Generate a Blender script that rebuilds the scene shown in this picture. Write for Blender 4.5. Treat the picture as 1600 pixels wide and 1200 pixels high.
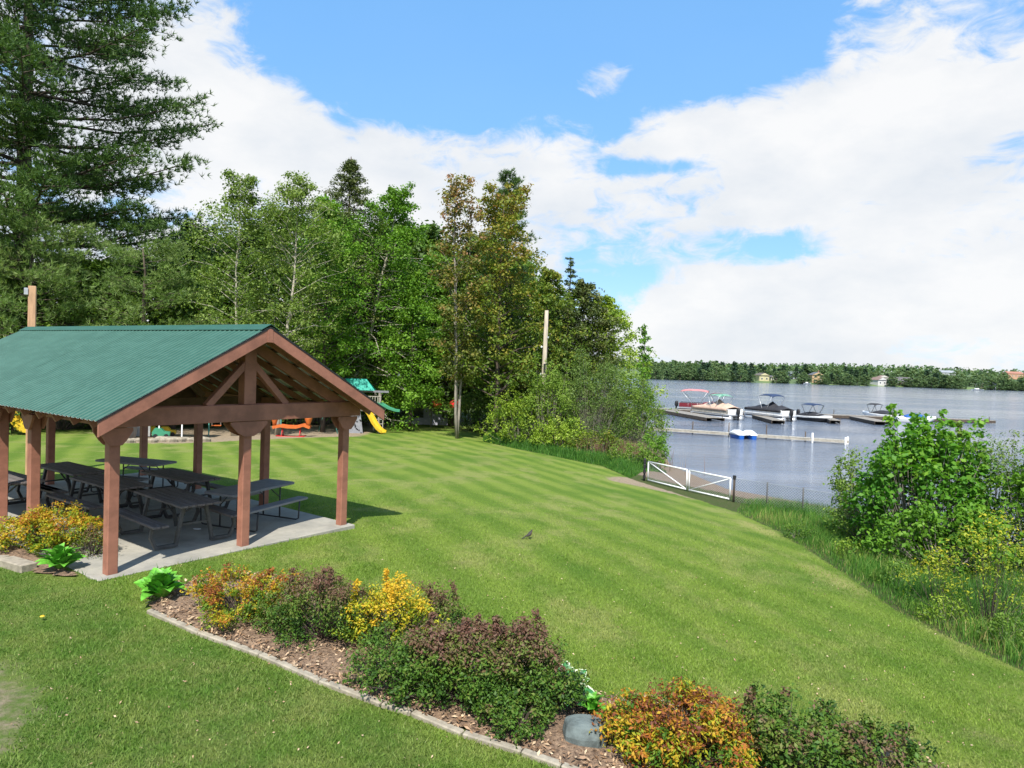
import bpy, math, random
import numpy as np
from math import radians, sin, cos, pi, sqrt, atan2
from mathutils import Vector, Matrix

scene = bpy.context.scene
col = scene.collection
for o in list(bpy.data.objects): bpy.data.objects.remove(o)

# ------------------------------------------------------------------ camera
CAMH, FPX = 3.5, 1067.0
ROLL, PITCH = radians(2.05), radians(1.56)
cf = Vector((0, cos(PITCH), -sin(PITCH)))
r0 = Vector((1, 0, 0)); u0 = Vector((0, sin(PITCH), cos(PITCH)))
cr = r0 * cos(ROLL) + u0 * sin(ROLL)
cu = -r0 * sin(ROLL) + u0 * cos(ROLL)
cam_d = bpy.data.cameras.new('camera'); cam = bpy.data.objects.new('camera', cam_d)
col.objects.link(cam)
cam.matrix_world = Matrix(((cr.x, cu.x, -cf.x, 0), (cr.y, cu.y, -cf.y, 0), (cr.z, cu.z, -cf.z, CAMH), (0, 0, 0, 1)))
cam_d.sensor_width = 36.0; cam_d.lens = 36.0 * FPX / 1600.0
cam_d.clip_start = 0.1; cam_d.clip_end = 8000
scene.camera = cam
scene.render.resolution_x = 1024; scene.render.resolution_y = 768

# ------------------------------------------------------------------ light
SUN_EL, SUN_AZ = radians(53), radians(184)      # azimuth clockwise from +Y
SUN_STRENGTH, SKY_STRENGTH, CLOUD = 4.8, 0.13, 0.645
sd = bpy.data.lights.new('sun', 'SUN'); sd.energy = SUN_STRENGTH; sd.angle = radians(0.53); sd.color = (1, 0.955, 0.88)
sun = bpy.data.objects.new('sun', sd); col.objects.link(sun)
sdir = Vector((sin(SUN_AZ) * cos(SUN_EL), cos(SUN_AZ) * cos(SUN_EL), sin(SUN_EL)))
sun.rotation_euler = sdir.to_track_quat('Z', 'Y').to_euler()

scene.view_settings.view_transform = 'Standard'
scene.view_settings.look = 'None'
scene.view_settings.gamma = 1.0
scene.view_settings.use_curve_mapping = False
scene.view_settings.exposure = 0.6
scene.render.engine = 'CYCLES'
scene.cycles.max_bounces = 6
scene.cycles.diffuse_bounces = 3
scene.cycles.transparent_max_bounces = 6

def ray(px, py):
    return (cf * FPX + cr * (px - 800) + cu * (600 - py)).normalized()
def at_y(px, py, Y):
    d = ray(px, py); t = Y / d.y
    return Vector((0, 0, CAMH)) + d * t
def at_z(px, py, z):
    d = ray(px, py); t = (z - CAMH) / d.z
    return Vector((0, 0, CAMH)) + d * t

# sky: Nishita blue with procedural clouds placed by direction
w = bpy.data.worlds.new("World"); scene.world = w; w.use_nodes = True
nt = w.node_tree; nt.nodes.clear()
def N(tree, t, **k):
    n = tree.nodes.new(t)
    for a, b in k.items(): setattr(n, a, b)
    return n
def mth(tree, op, a, b=None, clamp=False):
    n = tree.nodes.new('ShaderNodeMath'); n.operation = op; n.use_clamp = clamp
    for i, v in enumerate((a, b)):
        if v is None: continue
        if isinstance(v, (int, float)): n.inputs[i].default_value = v
        else: tree.links.new(v, n.inputs[i])
    return n.outputs[0]
L = nt.links
wo = N(nt, 'ShaderNodeOutputWorld'); mixs = N(nt, 'ShaderNodeMixShader')
bgs = N(nt, 'ShaderNodeBackground'); bgc = N(nt, 'ShaderNodeBackground')
sky = N(nt, 'ShaderNodeTexSky'); sky.sky_type = 'NISHITA'; sky.sun_disc = False
sky.sun_elevation = SUN_EL; sky.sun_rotation = SUN_AZ; sky.altitude = 0; sky.air_density = 1.0; sky.dust_density = 0.6; sky.ozone_density = 2.0
skm = N(nt, 'ShaderNodeMix', data_type='RGBA', blend_type='MIX'); skm.inputs[0].default_value = 0.5; skm.inputs[7].default_value = (0.75, 3.1, 6.6, 1)   # flat bright blue mixed into the sky colour to brighten it
L.new(sky.outputs[0], skm.inputs[6]); L.new(skm.outputs[2], bgs.inputs[0]); bgs.inputs[1].default_value = SKY_STRENGTH
tc = N(nt, 'ShaderNodeTexCoord'); G = tc.outputs['Generated']
nz = N(nt, 'ShaderNodeTexNoise'); nz.inputs['Scale'].default_value = 5.0; nz.inputs['Detail'].default_value = 9; nz.inputs['Roughness'].default_value = 0.6; nz.inputs['Distortion'].default_value = 0.35
mp = N(nt, 'ShaderNodeMapping'); mp.inputs['Scale'].default_value = (1, 1, 2.0); mp.inputs['Location'].default_value = (3.1, 0.7, 1.9)
L.new(G, mp.inputs[0]); L.new(mp.outputs[0], nz.inputs['Vector'])
sep = N(nt, 'ShaderNodeSeparateXYZ'); L.new(G, sep.inputs[0])
field = mth(nt, 'MULTIPLY', mth(nt, 'SUBTRACT', nz.outputs['Fac'], 0.5), 1.75)
nz3 = N(nt, 'ShaderNodeTexNoise'); nz3.inputs['Scale'].default_value = 17.0; nz3.inputs['Detail'].default_value = 8; nz3.inputs['Roughness'].default_value = 0.62; nz3.inputs['Distortion'].default_value = 0.6
L.new(mp.outputs[0], nz3.inputs['Vector'])
field = mth(nt, 'ADD', field, mth(nt, 'MULTIPLY', mth(nt, 'SUBTRACT', nz3.outputs['Fac'], 0.5), 1.5))
# more cloud low down, everywhere round the compass
low = N(nt, 'ShaderNodeMapRange'); L.new(sep.outputs[2], low.inputs[0])
low.inputs[1].default_value = 0.10; low.inputs[2].default_value = 0.52; low.inputs[3].default_value = 0.42; low.inputs[4].default_value = -0.22
field = mth(nt, 'ADD', field, low.outputs[0])
blobs = [  # px, py, rx, ry, weight
    (760, 60, 360, 150, -0.62), (1050, 60, 260, 140, -0.52), (620, 130, 170, 80, -0.45),
    (300, 110, 150, 160, 0.42), (330, 230, 170, 110, 0.28), (470, 60, 70, 60, -0.35),
    (945, 116, 62, 40, 1.05),
    (700, 270, 240, 80, 0.42), (1080, 205, 110, 42, 0.62), (1450, 150, 240, 110, 0.50), (1330, 250, 300, 110, 0.38),
    (1180, 388, 110, 34, -0.72), (960, 430, 110, 60, -0.50), (1000, 262, 90, 14, -0.4),
    (1570, 250, 60, 50, -0.45), (1560, 40, 50, 40, -0.3), (1250, 40, 130, 60, -0.25), (1330, 20, 50, 60, 0.4),
    (1300, 470, 300, 60, 0.35), (1100, 470, 120, 22, 0.25), (330, 345, 120, 50, -0.25), (420, 300, 60, 40, -0.3),
]
for (px, py, rx, ry, wt) in blobs:
    c = ray(px, py)
    sb = N(nt, 'ShaderNodeVectorMath', operation='SUBTRACT'); L.new(G, sb.inputs[0]); sb.inputs[1].default_value = c
    ml = N(nt, 'ShaderNodeVectorMath', operation='MULTIPLY'); L.new(sb.outputs[0], ml.inputs[0])
    ml.inputs[1].default_value = (FPX / rx, 500.0 / rx, FPX / ry)
    ln = N(nt, 'ShaderNodeVectorMath', operation='LENGTH'); L.new(ml.outputs[0], ln.inputs[0])
    mr = N(nt, 'ShaderNodeMapRange', interpolation_type='SMOOTHERSTEP'); L.new(ln.outputs['Value'], mr.inputs[0])
    mr.inputs[1].default_value = 0.0; mr.inputs[2].default_value = 1.5; mr.inputs[3].default_value = wt; mr.inputs[4].default_value = 0.0
    field = mth(nt, 'ADD', field, mr.outputs[0])
mk = N(nt, 'ShaderNodeMapRange', interpolation_type='SMOOTHSTEP'); L.new(field, mk.inputs[0])
mk.inputs[1].default_value = -0.22; mk.inputs[2].default_value = 0.36; mk.inputs[3].default_value = 0.05; mk.inputs[4].default_value = 0.97
nz2 = N(nt, 'ShaderNodeTexNoise'); nz2.inputs['Scale'].default_value = 4.5; nz2.inputs['Detail'].default_value = 7; nz2.inputs['Roughness'].default_value = 0.6
L.new(mp.outputs[0], nz2.inputs['Vector'])
cr_ = N(nt, 'ShaderNodeValToRGB'); L.new(nz2.outputs['Fac'], cr_.inputs[0])
cr_.color_ramp.elements[0].position = 0.3; cr_.color_ramp.elements[0].color = (0.80, 0.845, 0.90, 1)
cr_.color_ramp.elements[1].position = 0.62; cr_.color_ramp.elements[1].color = (1, 1, 1, 1)
L.new(cr_.outputs[0], bgc.inputs[0]); bgc.inputs[1].default_value = CLOUD
L.new(mk.outputs[0], mixs.inputs[0]); L.new(bgs.outputs[0], mixs.inputs[1]); L.new(bgc.outputs[0], mixs.inputs[2])
L.new(mixs.outputs[0], wo.inputs[0])

# ------------------------------------------------------------------ tagging
def tag(o, label=None, cat=None, group=None, kind=None):
    if label: o['label'] = label
    if cat: o['category'] = cat
    if group: o['group'] = group
    if kind: o['kind'] = kind
    return o
def thing(name, loc, rz=0.0, label=None, cat=None, group=None):
    o = bpy.data.objects.new(name, None); o.empty_display_size = 0.3
    o.location = loc; o.rotation_euler = (0, 0, rz); col.objects.link(o)
    return tag(o, label, cat, group)
def copy_thing(root, loc, rz=None, scale=None, label=None):
    c = root.copy(); col.objects.link(c); c.location = loc
    if rz is not None: c.rotation_euler = (0, 0, rz)
    if scale is not None: c.scale = (scale,) * 3 if isinstance(scale, (int, float)) else scale
    if label: c['label'] = label
    for ch in list(root.children):
        k = ch.copy(); col.objects.link(k); k.parent = c
        for g in list(ch.children):
            q = g.copy(); col.objects.link(q); q.parent = k
    return c

# ------------------------------------------------------------------ mesh builder
class MB:
    def __init__(s): s.v = []; s.f = []; s.m = []; s.mi = 0
    def face(s, idx): s.f.append(tuple(idx)); s.m.append(s.mi)
    def quad(s, *p):
        n = len(s.v); s.v += [tuple(q) for q in p]; s.face(range(n, n + len(p)))
    def hexa(s, p):
        n = len(s.v); s.v += [tuple(q) for q in p]
        for a in ((0, 3, 2, 1), (4, 5, 6, 7), (0, 1, 5, 4), (1, 2, 6, 5), (2, 3, 7, 6), (3, 0, 4, 7)):
            s.face([n + i for i in a])
    def box(s, c, d, rz=0.0):
        x, y, z = c; a, b, h = d[0] / 2, d[1] / 2, d[2] / 2
        ca, sa = cos(rz), sin(rz)
        P = []
        for dz in (-h, h):
            for dx, dy in ((-a, -b), (a, -b), (a, b), (-a, b)):
                P.append((x + dx * ca - dy * sa, y + dx * sa + dy * ca, z + dz))
        s.hexa(P)
    def beam(s, p0, p1, w_, h_, up=(0, 0, 1)):
        p0 = Vector(p0); p1 = Vector(p1); d = (p1 - p0).normalized(); up = Vector(up)
        side = d.cross(up)
        if side.length < 1e-4: side = d.cross(Vector((0, 1, 0)))
        side.normalize(); u = side.cross(d).normalized()
        P = []
        for q in (p0, p1):
            for a, b in ((-1, -1), (1, -1), (1, 1), (-1, 1)):
                P.append(q + side * (a * w_ / 2) + u * (b * h_ / 2))
        s.hexa(P)
    def tube(s, pts, rad, n=8, cap=True):
        pts = [Vector(p) for p in pts]
        if isinstance(rad, (int, float)): rad = [rad] * len(pts)
        base = len(s.v); ref = None
        for i, p in enumerate(pts):
            d = (pts[min(i + 1, len(pts) - 1)] - pts[max(i - 1, 0)])
            if d.length < 1e-9: d = Vector((0, 0, 1))
            d.normalize()
            if ref is None: ref = Vector((1, 0, 0)) if abs(d.x) < 0.8 else Vector((0, 1, 0))
            a = d.cross(ref).normalized(); b = d.cross(a).normalized(); ref = -a.cross(d) if False else ref
            for k in range(n):
                t = 2 * pi * k / n
                s.v.append(tuple(p + (a * cos(t) + b * sin(t)) * rad[i]))
        for i in range(len(pts) - 1):
            for k in range(n):
                s.face((base + i * n + k, base + (i + 1) * n + k, base + (i + 1) * n + (k + 1) % n, base + i * n + (k + 1) % n))
        if cap:
            s.face([base + k for k in range(n)]); e = base + (len(pts) - 1) * n
            s.face([e + n - 1 - k for k in range(n)])
    def loft(s, rings, closed=True, caps=True):
        base = len(s.v); n = len(rings[0])
        for r_ in rings: s.v += [tuple(q) for q in r_]
        for i in range(len(rings) - 1):
            for k in range(n if closed else n - 1):
                s.face((base + i * n + k, base + i * n + (k + 1) % n, base + (i + 1) * n + (k + 1) % n, base + (i + 1) * n + k))
        if caps and closed:
            s.face([base + n - 1 - k for k in range(n)]); e = base + (len(rings) - 1) * n
            s.face([e + k for k in range(n)])
    def prism(s, poly, p0, ax, ay, az, depth):
        """poly in (ax, ay) plane at p0, extruded along az"""
        p0 = Vector(p0); ax = Vector(ax); ay = Vector(ay); az = Vector(az)
        r1 = [p0 + ax * a + ay * b for a, b in poly]; r2 = [q + az * depth for q in r1]
        s.loft([r1, r2])
    def build(s, name, mats, parent=None, smooth=False, bevel=0.0, kind=None):
        me = bpy.data.meshes.new(name); me.from_pydata(s.v, [], s.f)
        if not isinstance(mats, (list, tuple)): mats = [mats]
        for m_ in mats: me.materials.append(m_)
        if len(mats) > 1: me.polygons.foreach_set('material_index', s.m)
        if smooth:
            me.polygons.foreach_set('use_smooth', [True] * len(me.polygons))
        me.update()
        return link(name, me, parent, bevel, kind)
def link(name, me, parent=None, bevel=0.0, kind=None):
    o = bpy.data.objects.new(name, me); col.objects.link(o)
    if parent is not None: o.parent = parent
    if bevel:
        b = o.modifiers.new('bevel', 'BEVEL'); b.width = bevel; b.segments = 1; b.limit_method = 'ANGLE'
    if kind: o['kind'] = kind
    return o
def fast(name, V, F, mat, tint=None, parent=None, smooth=False, kind=None):
    me = bpy.data.meshes.new(name); V = np.asarray(V, dtype=np.float32); F = np.asarray(F, dtype=np.int32)
    k = F.shape[1]
    me.vertices.add(len(V)); me.vertices.foreach_set('co', V.ravel())
    me.loops.add(F.size); me.loops.foreach_set('vertex_index', F.ravel())
    me.polygons.add(len(F)); me.polygons.foreach_set('loop_start', np.arange(len(F), dtype=np.int32) * k)
    me.update(calc_edges=True)
    for m_ in (mat if isinstance(mat, (list, tuple)) else [mat]): me.materials.append(m_)
    if tint is not None:
        a = me.attributes.new('tint', 'FLOAT', 'FACE'); a.data.foreach_set('value', np.asarray(tint, dtype=np.float32))
    if smooth: me.polygons.foreach_set('use_smooth', np.ones(len(F), dtype=bool))
    me.update()
    return link(name, me, parent, 0, kind)

# ------------------------------------------------------------------ materials
def newmat(name):
    m_ = bpy.data.materials.new(name); m_.use_nodes = True; t = m_.node_tree
    return m_, t, t.nodes['Principled BSDF'], t.links
def mixcol(t, a, b, fac, mode='MIX'):
    n = t.nodes.new('ShaderNodeMix'); n.data_type = 'RGBA'; n.blend_type = mode
    for s_, v in ((n.inputs[0], fac), (n.inputs[6], a), (n.inputs[7], b)):
        if isinstance(v, (int, float)): s_.default_value = v
        elif isinstance(v, tuple): s_.default_value = v + (1,) if len(v) == 3 else v
        else: t.links.new(v, s_)
    return n.outputs[2]
def noise(t, scale, detail=4, rough=0.55, coord='Object', stretch=None, dist=0):
    c = t.nodes.new('ShaderNodeTexCoord'); src = c.outputs[coord] if coord != 'Pos' else t.nodes.new('ShaderNodeNewGeometry').outputs['Position']
    n = t.nodes.new('ShaderNodeTexNoise'); n.inputs['Scale'].default_value = scale
    n.inputs['Detail'].default_value = detail; n.inputs['Roughness'].default_value = rough; n.inputs['Distortion'].default_value = dist
    if stretch:
        mp_ = t.nodes.new('ShaderNodeMapping'); mp_.inputs['Scale'].default_value = stretch
        t.links.new(src, mp_.inputs[0]); src = mp_.outputs[0]
    t.links.new(src, n.inputs['Vector'])
    return n.outputs['Fac']
def mrange(t, v, a, b, c=0.0, d=1.0, smooth=True):
    n = t.nodes.new('ShaderNodeMapRange'); n.interpolation_type = 'SMOOTHSTEP' if smooth else 'LINEAR'
    t.links.new(v, n.inputs[0])
    for i, x in enumerate((a, b, c, d)): n.inputs[i + 1].default_value = x
    return n.outputs[0]
def bump(t, bsdf, h, strength, dist=0.02):
    b = t.nodes.new('ShaderNodeBump'); b.inputs['Strength'].default_value = strength; b.inputs['Distance'].default_value = dist
    t.links.new(h, b.inputs['Height']); t.links.new(b.outputs[0], bsdf.inputs['Normal'])
def simple(name, c, rough=0.6, var=0.25, scale=6, metal=0.0, bmp=0.15, stretch=None, spec=0.4, alt=None):
    m_, t, b, l = newmat(name)
    c2 = alt or tuple(x * (1 - var) for x in c); c1 = tuple(min(1, x * (1 + var * 0.6)) for x in c)
    n1 = noise(t, scale, 6, 0.65, stretch=stretch)
    l.new(mixcol(t, c1, c2, mrange(t, n1, 0.35, 0.68)), b.inputs['Base Color'])
    b.inputs['Roughness'].default_value = rough; b.inputs['Metallic'].default_value = metal
    b.inputs['Specular IOR Level'].default_value = spec
    if bmp: bump(t, b, noise(t, scale * 6, 5, stretch=stretch), bmp, 0.01)
    return m_
def leafmat(name, stops, trans=0.35, rough=0.55, spec=0.25, bright=1.35):
    m_, t, b, l = newmat(name)
    at = t.nodes.new('ShaderNodeAttribute'); at.attribute_name = 'tint'
    rp = t.nodes.new('ShaderNodeValToRGB'); l.new(at.outputs['Fac'], rp.inputs[0])
    el = rp.color_ramp.elements
    while len(el) < len(stops): el.new(0.5)
    for e, (p, c) in zip(el, stops): e.position = p; e.color = c + (1,)
    l.new(rp.outputs[0], b.inputs['Base Color']); b.inputs['Roughness'].default_value = rough
    b.inputs['Specular IOR Level'].default_value = spec
    tr = t.nodes.new('ShaderNodeBsdfTranslucent'); ms = t.nodes.new('ShaderNodeMixShader')
    l.new(mixcol(t, rp.outputs[0], (bright, bright * 1.02, bright * 0.55), 1.0, 'MULTIPLY'), tr.inputs[0])
    ms.inputs[0].default_value = trans
    l.new(b.outputs[0], ms.inputs[1]); l.new(tr.outputs[0], ms.inputs[2])
    l.new(ms.outputs[0], t.nodes['Material Output'].inputs[0])
    return m_

M = {}
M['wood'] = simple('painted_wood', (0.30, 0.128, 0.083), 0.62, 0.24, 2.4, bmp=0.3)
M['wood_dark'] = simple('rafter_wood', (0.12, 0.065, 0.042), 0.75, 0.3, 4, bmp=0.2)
M['steel_dark'] = simple('dark_steel', (0.035, 0.035, 0.036), 0.5, 0.3, 8, bmp=0.05)
M['steel_olive'] = simple('weathered_steel', (0.075, 0.075, 0.07), 0.6, 0.3, 8, bmp=0.05)
M['plank'] = simple('table_plank', (0.135, 0.118, 0.112), 0.7, 0.35, 5, stretch=(0.4, 5, 5), bmp=0.3)
M['plastic_grey'] = simple('grey_plastic', (0.20, 0.20, 0.21), 0.6, 0.12, 5, bmp=0.1)
M['tan_post'] = simple('tan_post', (0.50, 0.30, 0.17), 0.8, 0.25, 3, stretch=(4, 4, 0.5), bmp=0.3)
M['pole'] = simple('weathered_pole', (0.42, 0.36, 0.28), 0.85, 0.35, 2, stretch=(6, 6, 0.5), bmp=0.4)
M['dock_wood'] = simple('dock_wood', (0.25, 0.225, 0.19), 0.85, 0.35, 2.5, bmp=0.3)
M['dock_pale'] = simple('pale_dock_wood', (0.38, 0.35, 0.29), 0.85, 0.25, 2.5, bmp=0.3)
M['dark'] = simple('black_rubber', (0.018, 0.018, 0.02), 0.6, 0.3, 5, bmp=0.1)
M['white'] = simple('white_paint', (0.78, 0.78, 0.76), 0.45, 0.08, 4, bmp=0.03)
M['alu'] = simple('aluminium', (0.55, 0.56, 0.57), 0.35, 0.12, 5, metal=0.6, bmp=0.02)
M['red_hull'] = simple('maroon_panel', (0.16, 0.02, 0.03), 0.35, 0.15, 4, bmp=0.02)
M['red_canvas'] = simple('faded_red_canvas', (0.50, 0.20, 0.20), 0.8, 0.15, 3, bmp=0.2)
M['tan_canvas'] = simple('tan_canvas', (0.52, 0.36, 0.27), 0.85, 0.15, 3, bmp=0.25)
M['green_canvas'] = simple('green_canvas', (0.02, 0.16, 0.09), 0.8, 0.15, 3, bmp=0.2, alt=(0.28, 0.42, 0.34))
M['black_canvas'] = simple('black_canvas', (0.03, 0.03, 0.035), 0.8, 0.3, 3, bmp=0.25)
M['navy_canvas'] = simple('navy_canvas', (0.025, 0.045, 0.10), 0.8, 0.3, 3, bmp=0.25)
M['blue_canvas'] = simple('blue_canvas', (0.02, 0.10, 0.33), 0.8, 0.2, 3, bmp=0.25)
M['blue_plastic'] = simple('blue_plastic', (0.015, 0.10, 0.40), 0.35, 0.1, 5, bmp=0)
M['yellow_plastic'] = simple('yellow_plastic', (0.62, 0.42, 0.03), 0.4, 0.1, 5, bmp=0)
M['orange_plastic'] = simple('orange_plastic', (0.55, 0.13, 0.03), 0.4, 0.15, 5, bmp=0)
M['red_plastic'] = simple('red_plastic', (0.60, 0.03, 0.03), 0.4, 0.15, 5, bmp=0)
M['teal_tarp'] = simple('teal_tarp', (0.02, 0.36, 0.27), 0.5, 0.1, 5, bmp=0.1)
M['green_plastic'] = simple('green_plastic', (0.05, 0.25, 0.14), 0.4, 0.1, 5, bmp=0)
M['teal_steel'] = simple('teal_steel', (0.10, 0.34, 0.28), 0.5, 0.15, 5, bmp=0)
M['grey_board'] = simple('grey_board', (0.19, 0.195, 0.21), 0.8, 0.15, 5, bmp=0.2)
M['bark'] = simple('bark', (0.085, 0.065, 0.05), 0.95, 0.4, 3, stretch=(4, 4, 0.8), bmp=0.8)
M['bark_grey'] = simple('grey_bark', (0.26, 0.23, 0.19), 0.9, 0.35, 3, stretch=(4, 4, 0.8), bmp=0.6)
M['rock'] = simple('slate_rock', (0.105, 0.128, 0.122), 0.8, 0.4, 5, bmp=0.6)
M['block'] = simple('edging_concrete', (0.31, 0.27, 0.205), 0.9, 0.25, 8, bmp=0.4)
M['stone_edge'] = simple('border_stone', (0.28, 0.24, 0.175), 0.9, 0.4, 4, bmp=0.4)
M['feather'] = simple('bird_plumage', (0.05, 0.045, 0.04), 0.8, 0.3, 12, bmp=0)
M['feather_red'] = simple('bird_breast', (0.20, 0.09, 0.05), 0.8, 0.3, 12, bmp=0)
M['glass'] = simple('window_glass', (0.03, 0.04, 0.05), 0.08, 0.2, 3, bmp=0, spec=0.6)
# birch bark: white with dark bands
m_, t, b, l = newmat('birch_bark')
nb = noise(t, 5, 5, 0.7, stretch=(0.5, 0.5, 4))
l.new(mixcol(t, (0.42, 0.38, 0.30), (0.06, 0.05, 0.045), mrange(t, nb, 0.56, 0.66)), b.inputs['Base Color']); b.inputs['Roughness'].default_value = 0.8
M['birch'] = m_
# metal roof
m_, t, b, l = newmat('green_roof_metal')
n1 = noise(t, 1.6, 6, 0.6); n2 = noise(t, 30, 3, 0.6)
c = mixcol(t, (0.017, 0.075, 0.049), (0.025, 0.092, 0.062), mrange(t, n1, 0.35, 0.65))
c = mixcol(t, c, (0.035, 0.12, 0.09), mrange(t, n2, 0.70, 0.78, 0, 0.5))
l.new(c, b.inputs['Base Color']); oi = t.nodes.new('ShaderNodeObjectInfo'); c = mixcol(t, c, (0.028, 0.098, 0.068), mth(t, 'MULTIPLY', oi.outputs['Random'], 0.7))
c = mixcol(t, c, (0.038, 0.115, 0.082), mrange(t, noise(t, 2.2, 3, 0.6, coord='Pos', stretch=(1.0, 1.0, 5.0)), 0.45, 0.62, 0, 0.45))
l.new(c, b.inputs['Base Color'])
b.inputs['Roughness'].default_value = 0.55; b.inputs['Metallic'].default_value = 0.0
b.inputs['Specular IOR Level'].default_value = 0.5
bump(t, b, noise(t, 3, 3), 0.08, 0.03)
M['roof'] = m_
M['roof_under'] = simple('roof_underside', (0.62, 0.64, 0.60), 0.6, 0.1, 4, bmp=0)
# concrete
m_, t, b, l = newmat('concrete')
n1 = noise(t, 1.3, 8, 0.7); n2 = noise(t, 14, 6, 0.7)
c = mixcol(t, (0.37, 0.345, 0.285), (0.23, 0.22, 0.19), mrange(t, n1, 0.3, 0.7))
c = mixcol(t, c, (0.22, 0.22, 0.13), mrange(t, n2, 0.57, 0.7, 0, 0.6))
l.new(c, b.inputs['Base Color']); b.inputs['Roughness'].default_value = 0.9; bump(t, b, n2, 0.4, 0.01)
M['concrete'] = m_

# lawn colour, shared by ground sheet and grass blades (world position)
def lawn_color(t, gain=1.0):
    g = lambda c: tuple(x * gain for x in c)
    l = t.links
    geo = t.nodes.new('ShaderNodeNewGeometry'); P = geo.outputs['Position']
    warp = t.nodes.new('ShaderNodeTexNoise'); warp.inputs['Scale'].default_value = 0.35; warp.inputs['Detail'].default_value = 3; l.new(P, warp.inputs['Vector'])
    dt = t.nodes.new('ShaderNodeVectorMath'); dt.operation = 'DOT_PRODUCT'; l.new(P, dt.inputs[0]); dt.inputs[1].default_value = (0.885, 0.465, 0)
    s1 = mth(t, 'MULTIPLY', dt.outputs['Value'], 2 * pi / 1.30)
    s1 = mth(t, 'ADD', s1, mth(t, 'MULTIPLY', warp.outputs['Fac'], 2.6))
    st = mrange(t, mth(t, 'ADD', mth(t, 'SINE', s1), mth(t, 'MULTIPLY', mth(t, 'SUBTRACT', noise(t, 1.7, 4, 0.65, coord='Pos'), 0.5), 1.9)), -1.1, 1.1)
    big = noise(t, 0.22, 5, 0.6, coord='Pos'); mid = noise(t, 1.1, 6, 0.65, coord='Pos'); fine = noise(t, 16, 5, 0.75, coord='Pos')
    vf = noise(t, 70, 3, 0.7, coord='Pos')
    sx = t.nodes.new('ShaderNodeSeparateXYZ'); l.new(P, sx.inputs[0])
    nearc = mrange(t, sx.outputs[1], 9.0, 26.0, 0.55, 1.0)
    c = mixcol(t, g((0.098, 0.170, 0.022)), g((0.200, 0.262, 0.045)), mth(t, 'ADD', 0.45, mth(t, 'MULTIPLY', mth(t, 'SUBTRACT', st, 0.5), mth(t, 'MULTIPLY', nearc, 0.70))))
    c = mixcol(t, c, g((0.235, 0.255, 0.075)), mrange(t, noise(t, 0.75, 7, 0.68, coord='Pos', stretch=(1.0, 0.7, 1)), 0.47, 0.66, 0, 0.85))
    c = mixcol(t, c, g((0.215, 0.205, 0.085)), mrange(t, noise(t, 0.55, 8, 0.72, coord='Pos', dist=0.6), 0.56, 0.72, 0, 0.65))
    c = mixcol(t, c, g((0.060, 0.140, 0.016)), mrange(t, big, 0.50, 0.68, 0, 0.50))
    c = mixcol(t, c, g((0.040, 0.080, 0.012)), mrange(t, fine, 0.50, 0.72, 0, 0.60))
    c = mixcol(t, c, g((0.26, 0.31, 0.10)), mrange(t, vf, 0.58, 0.75, 0, 0.5))
    # darker, mossier and more worn lawn towards the lower left of the bed
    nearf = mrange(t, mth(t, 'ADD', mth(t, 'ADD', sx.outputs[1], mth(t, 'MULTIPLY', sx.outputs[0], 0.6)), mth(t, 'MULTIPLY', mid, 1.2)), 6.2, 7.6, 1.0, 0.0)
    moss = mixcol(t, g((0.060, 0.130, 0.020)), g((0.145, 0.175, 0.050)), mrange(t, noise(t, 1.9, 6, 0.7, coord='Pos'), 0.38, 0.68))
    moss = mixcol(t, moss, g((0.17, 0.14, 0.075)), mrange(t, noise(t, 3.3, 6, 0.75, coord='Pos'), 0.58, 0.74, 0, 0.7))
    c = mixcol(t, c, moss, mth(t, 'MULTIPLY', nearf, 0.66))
    return c, P, mid
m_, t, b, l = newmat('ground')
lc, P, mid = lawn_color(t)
def attr(name):
    a = t.nodes.new('ShaderNodeAttribute'); a.attribute_name = name; return a.outputs['Fac']
edge_n = noise(t, 3.0, 5, 0.7, coord='Pos')
def amask(name, lo=0.35, hi=0.65):
    s_ = mth(t, 'ADD', attr(name), mth(t, 'MULTIPLY', mth(t, 'SUBTRACT', edge_n, 0.5), 0.9))
    return mrange(t, s_, lo, hi)
fn = noise(t, 9, 6, 0.75, coord='Pos')
dirt = mixcol(t, (0.23, 0.175, 0.115), (0.36, 0.285, 0.20), mrange(t, fn, 0.3, 0.7))
under = mixcol(t, (0.045, 0.085, 0.015), (0.10, 0.085, 0.045), mrange(t, fn, 0.35, 0.7))
sand = mixcol(t, (0.27, 0.20, 0.15), (0.19, 0.145, 0.11), mrange(t, fn, 0.3, 0.7))
dry = mixcol(t, (0.36, 0.32, 0.13), (0.30, 0.29, 0.09), mrange(t, fn, 0.3, 0.7))
c = mixcol(t, lc, dry, mth(t, 'MULTIPLY', amask('dry', 0.42, 0.95), 0.75))
c = mixcol(t, c, dirt, amask('dirt'))
c = mixcol(t, c, under, amask('under'))
c = mixcol(t, c, sand, amask('sand'))
l.new(c, b.inputs['Base Color']); b.inputs['Roughness'].default_value = 0.95; b.inputs['Specular IOR Level'].default_value = 0.1
hb = noise(t, 45, 5, 0.8, coord='Pos'); bump(t, b, hb, 0.9, 0.035)
M['ground'] = m_
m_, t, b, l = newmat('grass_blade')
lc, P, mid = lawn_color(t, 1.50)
at_ = t.nodes.new('ShaderNodeAttribute'); at_.attribute_name = 'tint'
lc = mixcol(t, lc, (0.30, 0.30, 0.13), mrange(t, at_.outputs['Fac'], 0.86, 1.0, 0, 0.6))
lc = mixcol(t, lc, (0.035, 0.09, 0.012), mrange(t, at_.outputs['Fac'], 0.35, 0.0, 0, 0.55))
l.new(lc, b.inputs['Base Color']); b.inputs['Roughness'].default_value = 0.6; b.inputs['Specular IOR Level'].default_value = 0.2
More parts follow.
